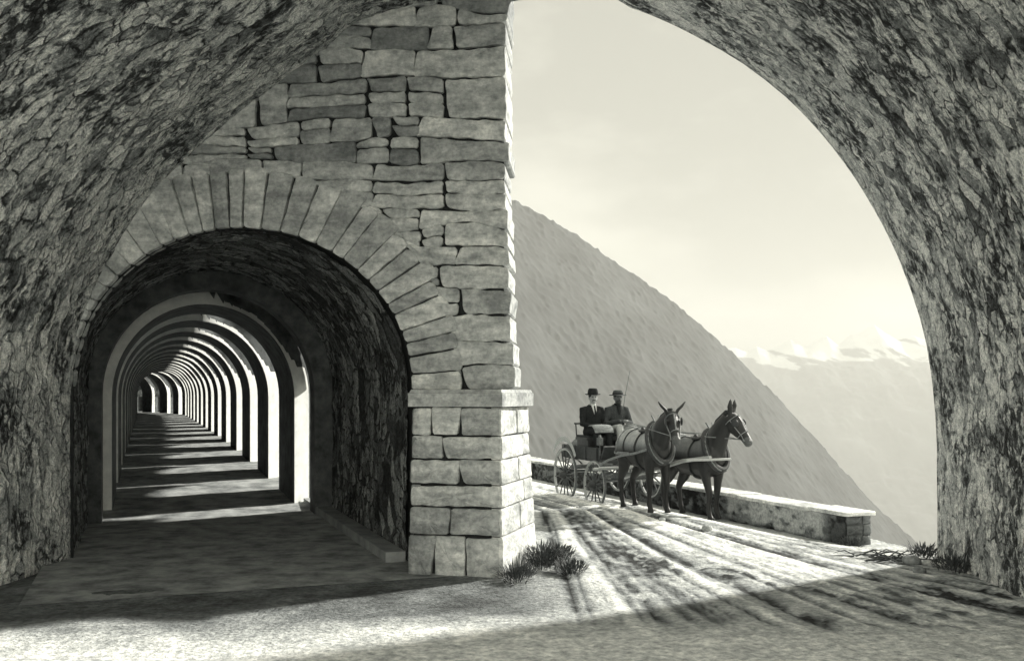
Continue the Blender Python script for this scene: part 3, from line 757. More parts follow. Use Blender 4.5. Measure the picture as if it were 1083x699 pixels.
# ================================================================== MULES
def make_mule(name, loc, rz, label, neck_yaw, head_yaw, neck_up, legs_shift, tone_top, ear_up, ear_out):
    root = empty(name, loc, rz)
    tag(root, label, 'mule', 'pair of harnessed mules')
    b = MB()
    trunk = [(-.80, 1.13, .10, .13), (-.73, 1.12, .20, .22), (-.6, 1.12, .265, .29), (-.42, 1.10, .28, .31), (-.18, 1.05, .29, .32), (.08, 1.03, .28, .33), (.3, 1.06, .26, .35), (.46, 1.09, .23, .33), (.58, 1.10, .18, .26), (.65, 1.10, .09, .15)]
    b.tube([(x, 0, zc_) for x, zc_, _, _ in trunk], [(a, c) for _, _, a, c in trunk], 20)
    # neck and head
    cy_, sy_ = math.cos(neck_yaw), math.sin(neck_yaw)
    base = Vector((.40, 0, 1.20)); ln = .66
    poll = base + Vector((math.cos(neck_up) * cy_, math.cos(neck_up) * sy_, math.sin(neck_up))) * ln
    mid = base.lerp(poll, .5) + Vector((0, 0, .03))
    b.tube([base, base.lerp(mid, .5), mid, mid.lerp(poll, .5), poll], [(.19, .29), (.16, .25), (.125, .2), (.105, .165), (.09, .13)], 16, up=(-.5, 0, 1))
    hy = neck_yaw + head_yaw
    fw = Vector((math.cos(hy), math.sin(hy), 0)); dn = (fw * .62 + Vector((0, 0, -.79))).normalized(); nrm = (fw * .79 + Vector((0, 0, .62))).normalized()
    sidev = dn.cross(nrm).normalized()
    hp = [(-.06, .085, .10, 0), (.05, .105, .14, -.01), (.16, .105, .15, -.025), (.27, .085, .12, -.015), (.38, .065, .085, 0), (.47, .068, .08, -.005), (.53, .062, .07, -.01), (.56, .04, .045, -.01)]
    hc = poll + fw * .05
    b.tube([hc + dn * a + nrm * o for a, _, _, o in hp], [(c, d) for _, c, d, _ in hp], 16, up=tuple(nrm))
    for sg in (-1, 1):     # long ears
        e0 = hc + sidev * sg * .06 + Vector((0, 0, .06)); out = sidev * sg
        tip = e0 + Vector((0, 0, ear_up)) + out * ear_out + fw * (.06 if sg > 0 else -.02)
        b.tube([e0 - Vector((0, 0, .05)), e0.lerp(tip, .25), e0.lerp(tip, .55) + out * .01, e0.lerp(tip, .85), tip], [.03, (.045, .026), (.048, .022), (.026, .015), .006], 10)
        b.ball(hc + dn * .14 + sidev * sg * .098 + nrm * .05, .022, 8)
        b.ball(hc + dn * .50 + sidev * sg * .05 + nrm * .045, .02, 8)
    for sg in (-1, 1):
        dx = legs_shift * sg
        b.tube([(.40, .13 * sg, 1.1), (.41, .155 * sg, .92), (.40, .15 * sg, .80), (.42 + dx * .5, .14 * sg, .62), (.44 + dx, .135 * sg, .47), (.435 + dx, .135 * sg, .40), (.42 + dx, .135 * sg, .25), (.42 + dx, .135 * sg, .15), (.455 + dx, .135 * sg, .085), (.47 + dx, .135 * sg, .04), (.475 + dx, .135 * sg, .0)],
               [(.10, .15), (.10, .14), (.08, .105), (.065, .075), (.055, .062), (.045, .048), (.036, .04), (.046, .05), (.04, .042), (.052, .058), (.058, .066)], 12, up=(1, 0, 0))
        d2 = -dx * .8
        b.tube([(-.55, .13 * sg, 1.15), (-.52, .165 * sg, .98), (-.47, .165 * sg, .82), (-.55 + d2 * .4, .155 * sg, .68), (-.67 + d2 * .8, .145 * sg, .54), (-.71 + d2, .14 * sg, .47), (-.69 + d2, .14 * sg, .36), (-.665 + d2, .14 * sg, .22), (-.655 + d2, .14 * sg, .15), (-.62 + d2, .14 * sg, .085), (-.605 + d2, .14 * sg, .04), (-.60 + d2, .14 * sg, 0)],
               [(.14, .2), (.145, .21), (.115, .16), (.085, .11), (.058, .075), (.05, .068), (.042, .05), (.038, .044), (.048, .052), (.042, .044), (.054, .058), (.06, .064)], 12, up=(1, 0, 0))
    b.tube([(-.78, 0, 1.28), (-.86, 0, 1.2), (-.9, .01, 1.0), (-.89, .015, .8), (-.87, .01, .55)], [.035, .04, .045, .06, .015], 10)
    me = b.remesh(.014, 5)
    co = np.empty(len(me.vertices) * 3); me.vertices.foreach_get('co', co); co = co.reshape(-1, 3)
    up = sst(.98, 1.26, co[:, 2]) * (1 - sst(.35, .6, co[:, 0])); leg = 1 - sst(.5, .95, co[:, 2])  # back painted paler for the sheen of light on it; legs darker hide
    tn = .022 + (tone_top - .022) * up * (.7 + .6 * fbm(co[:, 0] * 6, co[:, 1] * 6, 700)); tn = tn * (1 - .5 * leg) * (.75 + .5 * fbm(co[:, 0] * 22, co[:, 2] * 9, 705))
    mz = (co - np.array(hc + dn * .50)); tn = np.where(np.linalg.norm(mz, axis=1) < .10, .09, tn)
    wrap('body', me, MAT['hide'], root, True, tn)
    # mane and forelock
    q = MB(); q.tube([hc + Vector((0, 0, .12)), poll + Vector((-.07, 0, .09)), mid + Vector((-.08, 0, .17)), base + Vector((-.03, 0, .27))], [.02, (.025, .05), (.025, .05), .015], 8)
    q.build('mane', MAT['hair'], root)
    # collar with hames
    q = MB(); c0 = Vector((.50, 0, 1.19)); ax = Vector((math.sin(.45), 0, math.cos(.45))) ; n_ = 24
    q.tube([c0 + Vector((-.36 * ax.x * math.sin(w), 0, .36 * ax.z * math.sin(w))) + Vector((0, .215 * math.cos(w), 0)) for w in np.linspace(0, 2 * math.pi, n_, endpoint=False)], [(.055, .065)] * n_, 10, up=(1, 0, .5), closed=True)
    q.build('collar', MAT['leather'], root)
    q = MB()
    for sg in (-1, 1):
        q.tube([c0 + Vector((.05 - .36 * ax.x * math.sin(w), sg * .235 * math.cos(w), .38 * ax.z * math.sin(w))) for w in np.linspace(-1.35, 1.45, 12)] + [c0 + Vector((-.17, sg * .07, .46))], .014, 8)
    q.build('hames', MAT['paleleather'], root)
    def hoop(x, a, c, zc_, r_=.014, wid=.026, lean=0):
        q.tube([(x + lean * math.sin(w), a * math.cos(w), zc_ + c * math.sin(w)) for w in np.linspace(0, 2 * math.pi, 28, endpoint=False)], [(wid, r_)] * 28, 6, up=(1, 0, 0), closed=True)
    q = MB(); hoop(.12, .292, .342, 1.03, .008, .022); hoop(-.28, .297, .325, 1.07, .008, .013); q.build('girth_strap', MAT['leather'], root)
    q = MB(); q.ball((.12, 0, 1.375), (.14, .2, .05), 12); q.ball((.12, .12, 1.40), (.05, .03, .05), 8); q.ball((.12, -.12, 1.40), (.05, .03, .05), 8); q.build('harness_saddle', MAT['leather'], root)
    q = MB()   # breeching
    q.tube([(-.05, -.30, .98)] + [(-.5 - .37 * math.sin(w), -.295 * math.cos(w), .97) for w in np.linspace(.1, math.pi - .1, 14)] + [(-.05, .30, .98)], [(.012, .03)] * 16, 6)
    for sg in (-1, 1): q.tube([(-.55, sg * .283, .98), (-.52, sg * .265, 1.2), (-.48, sg * .13, 1.405), (-.46, 0, 1.42)], [(.022, .01)] * 4, 6, up=(1, 0, 0))
    q.tube([(-.85, 0, 1.27), (-.6, 0, 1.42), (-.2, 0, 1.385), (.12, 0, 1.42), (.35, 0, 1.5)], [(.02, .01)] * 5, 6)
    q.build('breeching', MAT['paleleather'], root)
    for sg in (-1, 1):
        q = MB(); q.tube([(.52, sg * .27, 1.08), (.2, sg * .315, 1.0), (-.3, sg * .325, .93), (-.85, sg * .30, .82), (-1.25, sg * .28, .70)], [(.012, .024)] * 5, 6); q.build('trace', MAT['paleleather'], root)
    # bridle
    q = MB()
    def hring(a, rs, rn, o, wd=.013):
        c = hc + dn * a + nrm * o; n2 = 20
        q.tube([c + sidev * rs * math.cos(w) + nrm * rn * math.sin(w) for w in np.linspace(0, 2 * math.pi, n2, endpoint=False)], [(wd, .007)] * n2, 6, up=tuple(dn), closed=True)
    hring(.04, .112, .148, -.01); hring(.34, .078, .105, -.008)
    for sg in (-1, 1): q.tube([hc + dn * .04 + sidev * sg * .112, hc + dn * .2 + sidev * sg * .108, hc + dn * .36 + sidev * sg * .08, hc + dn * .46 + sidev * sg * .075 - nrm * .02], [(.012, .007)] * 4, 6)
    q.tube([hc + dn * .04 + nrm * .142, hc + dn * .2 + nrm * .132, hc + dn * .34 + nrm * .102], [(.012, .007)] * 3, 6)
    q.build('bridle', MAT['paleleather'], root)
    for sg in (-1, 1):
        q = MB(); c = hc + dn * .14 + sidev * sg * .135 + nrm * .055
        rot = Matrix((dn, nrm, sidev)).transposed()
        q.ball(c, (.07, .065, .012), 12, rot=rot); q.build('blinker', MAT['leather'], root)
    return root, hc, dn, nrm, sidev
def road_pt(fwd, lat):
    p = AX + HD * fwd + HR * lat; return (p[0], p[1], float(zroad(p[0], p[1])) + .0)
RZ = math.atan2(HD[1], HD[0])
mA = make_mule('mule', road_pt(1.62, -.40), RZ, 'dark mule with pale sunlit back, harnessed on the wall side of the wagon pole', R(-2), R(-14), R(42), .05, .34, .20, .19)
mB = make_mule('mule', road_pt(1.98, .40), RZ + R(8), 'dark mule with its head held high, harnessed on the parapet side of the pole', R(6), R(14), R(54), -.06, .12, .27, .09)

# ================================================================== WAGON
roll = math.atan2(.11, 1.2)
wag = empty('wagon', road_pt(0, 0)); wag.rotation_euler = (R(0), 0, RZ); tag(wag, 'light open four wheeled wagon with a high driving bench, drawn by two mules', 'wagon')
TRK = .60; RF, RR, WB = .46, .545, 1.36
def wheel(x, y, r_, ns):
    zg = float(zroad(*(AX + HD * x + HR * -y))) - wag.location.z
    c = Vector((x, y, zg + r_)); n_ = 40
    q = MB(); q.tube([c + Vector((r_ * .945 * math.cos(w), 0, r_ * .945 * math.sin(w))) for w in np.linspace(0, 2 * math.pi, n_, endpoint=False)], [(.022, .026)] * n_, 8, up=(0, 1, 0), closed=True)
    w_ = q.build('wheel', MAT['palewood'], wag)
    q = MB(); q.tube([c + Vector((r_ * .985 * math.cos(w), 0, r_ * .985 * math.sin(w))) for w in np.linspace(0, 2 * math.pi, n_, endpoint=False)], [(.007, .025)] * n_, 6, up=(0, 1, 0), closed=True)
    # tyre flat band: side radius across the tread
    q.build('tyre', MAT['iron'], w_)
    q = MB(); q.tube([c + Vector((0, -.13, 0)), c + Vector((0, -.1, 0)), c + Vector((0, -.04, 0)), c + Vector((0, .04, 0)), c + Vector((0, .1, 0)), c + Vector((0, .13, 0))], [.04, .055, .085, .085, .06, .045], 14); q.build('hub', MAT['wood'], w_)
    for k in range(ns):
        a = 2 * math.pi * (k + .3) / ns; d_ = Vector((math.cos(a), 0, math.sin(a)))
        q = MB(); q.tube([c + d_ * .07, c + d_ * .2, c + d_ * (r_ * .93)], [.020, .016, .013], 6); q.build('spoke', MAT['spoke'], w_)
for y in (TRK, -TRK): wheel(0, y, RF, 12); wheel(-WB, y, RR, 14)
q = MB(); q.tube([(0, -TRK, RF - .05), (0, TRK, RF)], .03, 8); q.box((0, 0, RF + .06), (.12, .9, .1)); q.build('front_axle', MAT['iron'], wag)
q = MB(); q.tube([(-WB, -TRK, RR - .05), (-WB, TRK, RR)], .03, 8); q.box((-WB, 0, RR + .05), (.1, .9, .08)); q.build('rear_axle', MAT['iron'], wag)
q = MB(); q.tube([(.1, 0, RF + .02), (-WB - .1, 0, RR + .02)], .035, 8); q.build('perch', MAT['palewood'], wag)
for x, y, zz in ((0, .42, RF), (0, -.42, RF), (-WB, .42, RR), (-WB, -.42, RR)):
    q = MB()
    for sg in (-1, 1):
        q.tube([(x + .42 * w, y, zz + .14 + sg * .085 * (1 - w * w)) for w in np.linspace(-1, 1, 9)], [(.022, .008)] * 9, 6, up=(0, 0, 1))
    q.build('leaf_spring', MAT['iron'], wag)
q = MB()   # shallow body: floor and sides
q.box((-.68, 0, .80), (2.1, .98, .05)); q.box((-.86, .49, .93), (1.75, .03, .22)); q.box((-.86, -.49, .93), (1.75, .03, .22)); q.box((-1.73, 0, .93), (.03, .95, .22))
for y in (.51, -.51):
    for x in (-1.6, -1.1, -.6, -.1): q.box((x, y, .92), (.05, .03, .26))
q.build('body', MAT['wood'], wag, smooth=False, sharp=None)
q = MB(); q.box((-.80, .46, 1.03), (.5, .04, .40)); q.box((-.80, -.46, 1.03), (.5, .04, .40)); q.box((-1.05, 0, 1.0), (.04, .92, .42)); q.box((-.80, 0, 1.19), (.52, 1.02, .05)); q.build('seat', MAT['wood'], wag, smooth=False, sharp=None)
q = MB(); q.box((-.80, 0, 1.235), (.48, .98, .05)); q.build('cushion', MAT['cloth2'], wag, smooth=False, sharp=None)
q = MB()
for y in (-.49, 0, .49): q.tube([(-1.04, y, 1.2), (-1.09, y, 1.48)], .014, 6)
q.tube([(-1.09, -.52, 1.48), (-1.09, .52, 1.48)], .018, 8); q.build('seat_back', MAT['wood'], wag)
q = MB(); q.box((.08, 0, .93), (.05, .96, .34), Matrix.Rotation(R(28), 3, 'Y')); q.box((-.05, 0, .795), (.4, .96, .04)); q.build('footboard', MAT['wood'], wag, smooth=False, sharp=None)
for y in (.63, -.63):
    q = MB(); q.tube([(-WB + .62 * math.cos(w), y, RR + .62 * math.sin(w)) for w in np.linspace(.5, 2.5, 12)], [(.05, .008)] * 12, 6, up=(0, 1, 0)); q.build('mudguard', MAT['palewood'], wag)
q = MB(); q.tube([(.1, 0, RF + .04), (1.0, 0, .66), (2.2, 0, .93), (3.05, 0, 1.04)], [.04, .038, .034, .028], 10); q.build('pole', MAT['palewood'], wag)
q = MB(); q.tube([(.36, -.8, .68), (.4, 0, .70), (.36, .8, .68)], .026, 8)
for y in (-.42, .42): q.tube([(.44, y - .32, .70), (.47, y, .71), (.44, y + .32, .70)], .02, 8)
q.build('swingletree', MAT['palewood'], wag)
q = MB(); q.tube([(3.0, -.42, 1.0), (3.03, 0, 1.0), (3.0, .42, 1.0)], .02, 8); q.build('neck_yoke', MAT['palewood'], wag)
for y in (.5, -.5):
    q = MB(); q.box((.02, y, 1.17), (.1, .09, .14)); q.tube([(.02, y, 1.24), (.02, y, 1.29)], [.035, .02], 8); q.tube([(.02, y, .9), (.02, y, 1.1)], .012, 6); q.build('lamp', MAT['iron'], wag, smooth=False, sharp=None)
for x, y, a, b_ in ((-1.42, .18, .3, .2), (-1.44, -.24, .26, .17)):
    q = MB(); q.ball((x, y, .83 + b_), (a * .8, .2, b_), 12); q.tube([(x + a * .6, y, .85 + b_), (x + a * .95, y, .88 + b_ * 1.3)], [.08, .05], 8)
    o = bpy.data.objects.new('x', None); bpy.data.objects.remove(o)
    me = q.remesh(.03, 3); s_ = wrap('sack', me, MAT['blanket'], None, True)
    s_.matrix_world = Matrix.Translation(wag.location) @ Matrix.Rotation(RZ, 4, 'Z')
    tag(s_, 'bulging light grey sack lying on the wagon bed behind the bench' if y > 0 else 'smaller light grey sack on the wagon bed by the valley side', 'sack', 'sacks on the wagon bed')

# ================================================================== PEOPLE
def seated(name, lat, label, cfg):
    c = AX + HD * -.80 + HR * -lat
    root = empty(name, (c[0], c[1], wag.location.z + 1.26), RZ); tag(root, label, 'person')
    sw = 1.0
    sh = [Vector((-.04, .19, .50)), Vector((-.04, -.19, .50))]
    hands = cfg['hands']; elb = cfg['elbows']; lean = cfg.get('lean', 0)
    head = Vector((.02 + lean, 0, .73))
    hip = Vector((0, 0, .06))
    knees = cfg['knees']; feet = cfg['feet']
    b = MB()
    b.tube([(0, 0, .02), (0, 0, .15), (-.01 + lean * .3, 0, .30), (-.02 + lean * .6, 0, .44), (-.01 + lean * .8, 0, .54), (lean, 0, .58)], [(.16, .11), (.15, .105), (.145, .10), (.175, .105), (.14, .08), (.07, .06)], 16, up=(1, 0, 0))
    b.tube([(lean, 0, .54), (.01 + lean, 0, .66)], [.055, .052], 12, up=(1, 0, 0))
    yw = cfg.get('turn', 0); rot = Matrix.Rotation(yw, 3, 'Z')
    hb = lambda x, y, z_: head + rot @ Vector((x, y, z_))
    b.ball(head + Vector((0, 0, .01)), (.098, .078, .118), 16); b.ball(hb(.025, 0, -.06), (.07, .056, .065), 12)
    b.tube([hb(.085, 0, .03), hb(.108, 0, -.008), hb(.118, 0, -.022), hb(.09, 0, -.03)], [.012, .016, .018, .012], 8)
    for sg in (-1, 1): b.ball(hb(-.005, sg * .08, -.005), (.025, .012, .034), 8); b.ball(hb(.075, sg * .035, .03), (.016, .02, .008), 8)
    b.ball(hb(.088, 0, -.062), (.012, .026, .008), 8)
    for i in (0, 1):
        S_, E_, H_ = sh[i] + Vector((lean, 0, 0)), Vector(elb[i]), Vector(hands[i])
        b.tube([S_ - (S_ - Vector((lean, 0, .5))) * .2, S_, S_.lerp(E_, .5), E_, E_.lerp(H_, .5), H_], [.06, .055, .047, .04, .036, .027], 12)
        fd = (H_ - E_).normalized(); inw = Vector((0, -1 if i == 0 else 1, 0)); dn_ = fd.cross(inw); dn_ = dn_ if dn_.z < 0 else -dn_
        side = fd.cross(dn_).normalized()
        palm = H_ + fd * .045
        b.tube([H_, palm, H_ + fd * .09], [(.026, .02), (.042, .018), (.04, .014)], 10, up=tuple(dn_))
        for k, l_ in enumerate((.062, .072, .068, .052)):     # curled fingers
            r0 = H_ + fd * .085 + side * (.03 - .02 * k)
            b.tube([r0, r0 + fd * l_ * .45 + dn_ * .008, r0 + fd * l_ * .6 + dn_ * .036, r0 + fd * l_ * .35 + dn_ * .052], [.0095, .009, .0085, .007], 6)
        th0 = H_ + fd * .03 + side * .035
        b.tube([th0, th0 + fd * .035 + side * .02 + dn_ * .015, th0 + fd * .06 + side * .005 + dn_ * .03], [.012, .011, .008], 6)
        K_, Ft = Vector(knees[i]), Vector(feet[i])
        hipi = Vector((.0, (.1 if i == 0 else -.1), .07))
        b.tube([hipi, hipi.lerp(K_, .5), K_, K_.lerp(Ft, .4), Ft + Vector((0, 0, .06))], [.09, .08, .062, .058, .042], 12)
        b.tube([Ft + Vector((-.06, 0, .035)), Ft + Vector((.05, 0, .045)), Ft + Vector((.19, 0, .025))], [(.04, .04), (.045, .045), (.04, .025)], 10)
    me = b.remesh(.0085, 2)
    wrap('body', me, cfg['skin'], root, True)
    q = MB()   # coat
    q.tube([(0, 0, .0), (0, 0, .14), (-.01 + lean * .3, 0, .29), (-.02 + lean * .6, 0, .43), (-.02 + lean * .8, 0, .53), (-.01 + lean, 0, .60)], [(.19, .14), (.18, .13), (.175, .125), (.205, .13), (.165, .10), (.075, .068)], 18, up=(1, 0, 0))
    for i in (0, 1):
        S_, E_, H_ = sh[i] + Vector((lean, 0, 0)), Vector(elb[i]), Vector(hands[i])
        q.tube([S_ - (S_ - Vector((lean, 0, .5))) * .3, S_, S_.lerp(E_, .5), E_, E_.lerp(H_, .5), E_.lerp(H_, .93)], [.075, .078, .066, .06, .052, .042], 12)
        hipi = Vector((.0, (.1 if i == 0 else -.1), .06))
        if cfg['skirt']: q.tube([hipi, hipi.lerp(Vector(knees[i]), .55)], [.115, .10], 12)
    wrap('coat', q.remesh(.012, 3), cfg['coat'], root, True)
    q = MB()
    for i in (0, 1):
        K_, Ft = Vector(knees[i]), Vector(feet[i]); hipi = Vector((.0, (.1 if i == 0 else -.1), .07))
        q.tube([hipi, hipi.lerp(K_, .5), K_ + Vector((.01, 0, .0)), K_.lerp(Ft, .4), K_.lerp(Ft, .86)], [.105, .095, .078, .075, .065], 12)
    wrap('trousers', q.remesh(.012, 3), cfg['trousers'], root, True)
    for i in (0, 1):
        Ft = Vector(feet[i]); q = MB()
        q.tube([Ft + Vector((0, 0, .14)), Ft + Vector((0, 0, .05)), Ft + Vector((-.01, 0, .0))], [.055, .056, .05], 10)
        q.tube([Ft + Vector((-.08, 0, .03)), Ft + Vector((.05, 0, .045)), Ft + Vector((.21, 0, .02))], [(.045, .045), (.05, .05), (.045, .03)], 10)
        wrap('boot', q.remesh(.012, 2), MAT['leather'], root, True)
    # shirt front, collar
    q = MB(); q.tube([(.118 + lean * .6, 0, .40), (.112 + lean * .8, 0, .48), (.07 + lean, 0, .575), (.05 + lean, 0, .605)], [(.012, .01), (.04, .012), (.055, .012), (.045, .012)], 10, up=(1, 0, 0))
    q.tube([(lean + .062 * math.cos(w), .062 * math.sin(w), .603) for w in np.linspace(0, 2 * math.pi, 18, endpoint=False)], [(.007, .022)] * 18, 6, closed=True)
    q.build('shirt', cfg['shirt'], root)
    if cfg.get('tie'):
        q = MB(); q.tube([(.135 + lean * .6, 0, .38), (.130 + lean * .8, 0, .47), (.085 + lean, 0, .575)], [(.02, .006), (.018, .006), (.014, .01)], 6, up=(1, 0, 0)); q.build('necktie', MAT['felt'], root)
    # hair and beard
    q = MB(); q.ball(head + Vector((-.012, 0, .03)), (.097, .084, .10), 14); q.build('hair', MAT['hair'], root)
    q = MB()
    if cfg['beard']: q.ball(hb(.045, 0, -.085), (.062, .06, .065), 12)
    q.tube([hb(.09, -.045, -.055), hb(.106, 0, -.042), hb(.09, .045, -.055)], [.008, .013, .008], 6); q.build('beard' if cfg['beard'] else 'moustache', MAT['hair'], root)
    for sg in (-1, 1):
        q = MB(); q.ball(hb(.088, sg * .033, .018), .011, 8); q.build('eye', MAT['eye'], root)
    # hat: lathe
    prof_ = cfg['hat']; q = MB(); hc_ = head + Vector((-.005, 0, .055)); seg = 24; v = []; f = []
    for r_, z_, dip in prof_:
        for k in range(seg):
            w = 2 * math.pi * k / seg
            v.append(hc_ + Matrix.Rotation(cfg.get('tilt', 0), 3, 'Y') @ Vector((r_ * 1.14 * math.cos(w), r_ * math.sin(w), z_ + dip * math.sin(w) ** 2)))
    for i in range(len(prof_) - 1):
        for k in range(seg): f.append((i * seg + k, i * seg + (k + 1) % seg, (i + 1) * seg + (k + 1) % seg, (i + 1) * seg + k))
    q.add(v, f); ht = q.build('hat', cfg['felt'], root)
    q = MB(); q.tube([hc_ + Vector((.1 * 1.14 * math.cos(w), .1 * math.sin(w), .03)) for w in np.linspace(0, 2 * math.pi, 20, endpoint=False)], [(.004, .014)] * 20, 6, closed=True); q.build('hat_band', MAT['felt'], ht)
    return root
fedora = [(.0, .006, 0), (.095, .004, 0), (.145, .0, .02), (.15, .004, .022), (.102, .012, .004), (.099, .06, 0), (.09, .11, 0), (.07, .135, -.0), (.03, .12, 0), (.0, .115, 0)]
slouch = [(.0, .006, 0), (.095, .004, 0), (.165, -.012, .012), (.17, -.006, .014), (.102, .012, .0), (.096, .05, 0), (.085, .085, 0), (.06, .10, 0), (.02, .09, 0), (.0, .088, 0)]
p1 = seated('person', .26, 'man in black suit, white shirt and dark felt hat sitting upright on the bench', dict(hands=[(.30, .07, .14), (.31, -.06, .15)], elbows=[(.06, .25, .22), (.06, -.25, .22)], knees=[(.44, .13, .10), (.44, -.13, .10)], feet=[(.54, .13, -.42), (.54, -.13, -.42)], coat=MAT['cloth'], trousers=MAT['cloth'], shirt=MAT['linen'], skin=MAT['skin'], felt=MAT['felt'], hat=fedora, beard=False, tie=True, skirt=True, turn=R(-12)))
p2 = seated('person', -.26, 'driver in grey jacket, pale trousers and wide brimmed hat holding the reins', dict(hands=[(.34, .05, .27), (.34, -.05, .28)], elbows=[(.10, .27, .22), (.10, -.27, .22)], knees=[(.43, .15, .16), (.43, -.15, .16)], feet=[(.56, .13, -.40), (.56, -.13, -.40)], coat=MAT['cloth2'], trousers=MAT['trousers'], shirt=MAT['cloth'], skin=MAT['skin2'], felt=MAT['felt2'], hat=slouch, beard=True, skirt=False, lean=.06, turn=R(-8)))
def on_wagon(p): return Matrix.Translation(wag.location) @ Matrix.Rotation(RZ, 4, 'Z') @ Vector(p)
def world_of(root, p): return Matrix.Translation(root.location) @ Matrix.Rotation(root.rotation_euler.z, 4, 'Z') @ Vector(p)
# lap rug over the passenger's knees
q = MB(); q.tube([(.14, 0, .16), (.25, 0, .19), (.40, 0, .19), (.50, 0, .13), (.535, 0, .06)], [(.19, .02), (.21, .025), (.21, .03), (.21, .03), (.20, .02)], 16)
rug = q.build('lap_rug', MAT['blanket']); rug.matrix_world = Matrix.Translation(p1.location) @ Matrix.Rotation(RZ, 4, 'Z')
tag(rug, 'light grey travel rug laid over the knees of the black suited man', 'rug')
# reins and whip
hnd = world_of(p2, (.42, 0, .25))
for (root, hc, dn, nrm, sv), lb in ((mA, 'pale reins running from the driver to the mule on the wall side'), (mB, 'pale reins running from the driver to the mule on the parapet side')):
    q = MB()
    for sg in (-1, 1):
        a = world_of(root, (.12, sg * .12, 1.45)); bit = world_of(root, hc + dn * .46 + sv * sg * .085)
        nk = world_of(root, (.5, sg * .2, 1.42))
        q.tube([hnd + Vector((0, 0, .01 * sg)), hnd.lerp(a, .5) - Vector((0, 0, .06)), a, nk, bit], .008, 5)
    tag(q.build('reins', MAT['paleleather']), lb, 'reins', 'reins from the driver')
q = MB(); w0 = world_of(p2, (.40, -.08, .24)); tipw = w0 + Vector((.16, .0, 1.02))
q.tube([w0 - Vector((.02, 0, .15)), w0, w0.lerp(tipw, .5) + Vector((-.02, 0, 0)), tipw], [.010, .008, .005, .003], 6)
tag(q.build('whip', MAT['twig']), 'thin upright driving whip in the hand of the driver', 'whip')

# ================================================================== WEEDS, STONES, TWIGS
def leaf(m, base, d, L_, w_):
    d = Vector(d).normalized(); s_ = d.cross(Vector((0, 0, 1))).normalized() * w_; b = Vector(base)
    m.add([b - s_ * .3, b + s_ * .3, b + d * L_ * .5 + s_, b + d * L_ * .5 - s_, b + d * L_ - Vector((0, 0, L_ * .2))], [(0, 1, 2, 3), (3, 2, 4)], .1)
def gz(x, y):
    return float(ground_fields(np.array([x]), np.array([y]))[0][0])
for i, (x, y, r_, n_, hh, lb) in enumerate(((.36, 11.35, .22, 240, .30, 'dark weed tuft growing against the sunlit side of the pier base'), (.55, 11.9, .2, 150, .2, 'low weed tuft behind the tallest one at the pier base'), (.05, 10.62, .2, 150, .13, 'flat weed tuft spreading before the front corner of the pier base'), (.66, 11.0, .17, 110, .11, 'smallest weed tuft standing out on the road beside the pier'), (5.02, 11.2, .2, 130, .16, 'weed tuft rooted against the inner face of the right vault leg'), (5.1, 12.15, .2, 120, .14, 'weed tuft at the outer corner of the right vault leg'), (4.85, 14.0, .14, 90, .12, 'weed tuft growing at the square end of the parapet'))):
    m = MB()
    for k in range(n_ * 3):
        a = random.uniform(0, 6.28); rr = r_ * math.sqrt(random.random()); el = random.uniform(.3, 1.4)
        leaf(m, (rr * math.cos(a), rr * math.sin(a) * 1.4, random.uniform(0, hh * .6)), (math.cos(a) * math.cos(el), math.sin(a) * math.cos(el), math.sin(el)), random.uniform(.05, .17), random.uniform(.004, .011))
    o = m.build('weed_tuft', MAT['weed'], None, False, None); o.location = (x, y, gz(x, y)); tag(o, lb, 'weeds', 'weeds at the pier foot')
def loose_stone(x, y, r_, lb, tone):
    m = MB(); m.ball((0, 0, 0), (r_ * 1.2, r_, r_ * .7), 12)
    v = np.array(m.v); k = 1 + .5 * (fbm(v[:, 0] / r_ * .9 + x * 7, v[:, 1] / r_ * .9 + v[:, 2] / r_, 900) - .5); v = v * k[:, None]
    o = mesh_obj('loose_stone', v, m.f, MAT['ashlar'], None, False, [tone] * len(v)); o.location = (x, y, gz(x, y) + r_ * .3); o.rotation_euler.z = x * 9
    tag(o, lb, 'stone', 'loose stones on the road')
for px, py, r_, lb in ((725, 556, .07, 'pale loose stone below the hind feet of the mule nearest the parapet'), (748, 560, .08, 'largest pale loose stone at the front feet of the mule with raised head'), (700, 551, .05, 'small pale stone lying between the two mules'), (610, 536, .05, 'small pale stone lying between the wagon wheels')):
    y = EYE * F / (py - HY); loose_stone((px - CX) / F * y, y, r_, lb, .5)
for x, y, r_, lb in ((4.75, 11.7, .10, 'angular stone at the foot of the right vault leg'), (4.6, 11.1, .07, 'smaller stone fallen near the right vault leg')):
    loose_stone(x, y, r_, lb, .25)
m = MB()
for k in range(26):
    a = random.uniform(-.5, .5) + (3.14 if k % 2 else 0); x, y = 4.55 + random.uniform(-.35, .35), 12.0 + random.uniform(-.3, .25); L_ = random.uniform(.2, .6)
    z0 = gz(x, y) + .02
    m.tube([(x, y, z0), (x + L_ * .5 * math.cos(a), y + L_ * .5 * math.sin(a), z0 + random.uniform(.02, .09)), (x + L_ * math.cos(a + .2), y + L_ * math.sin(a + .2), z0 + random.uniform(0, .06))], [.009, .007, .003], 5)
tag(m.build('brushwood', MAT['twig']), 'little heap of dry twigs on the road edge beside the right vault leg', 'twigs')

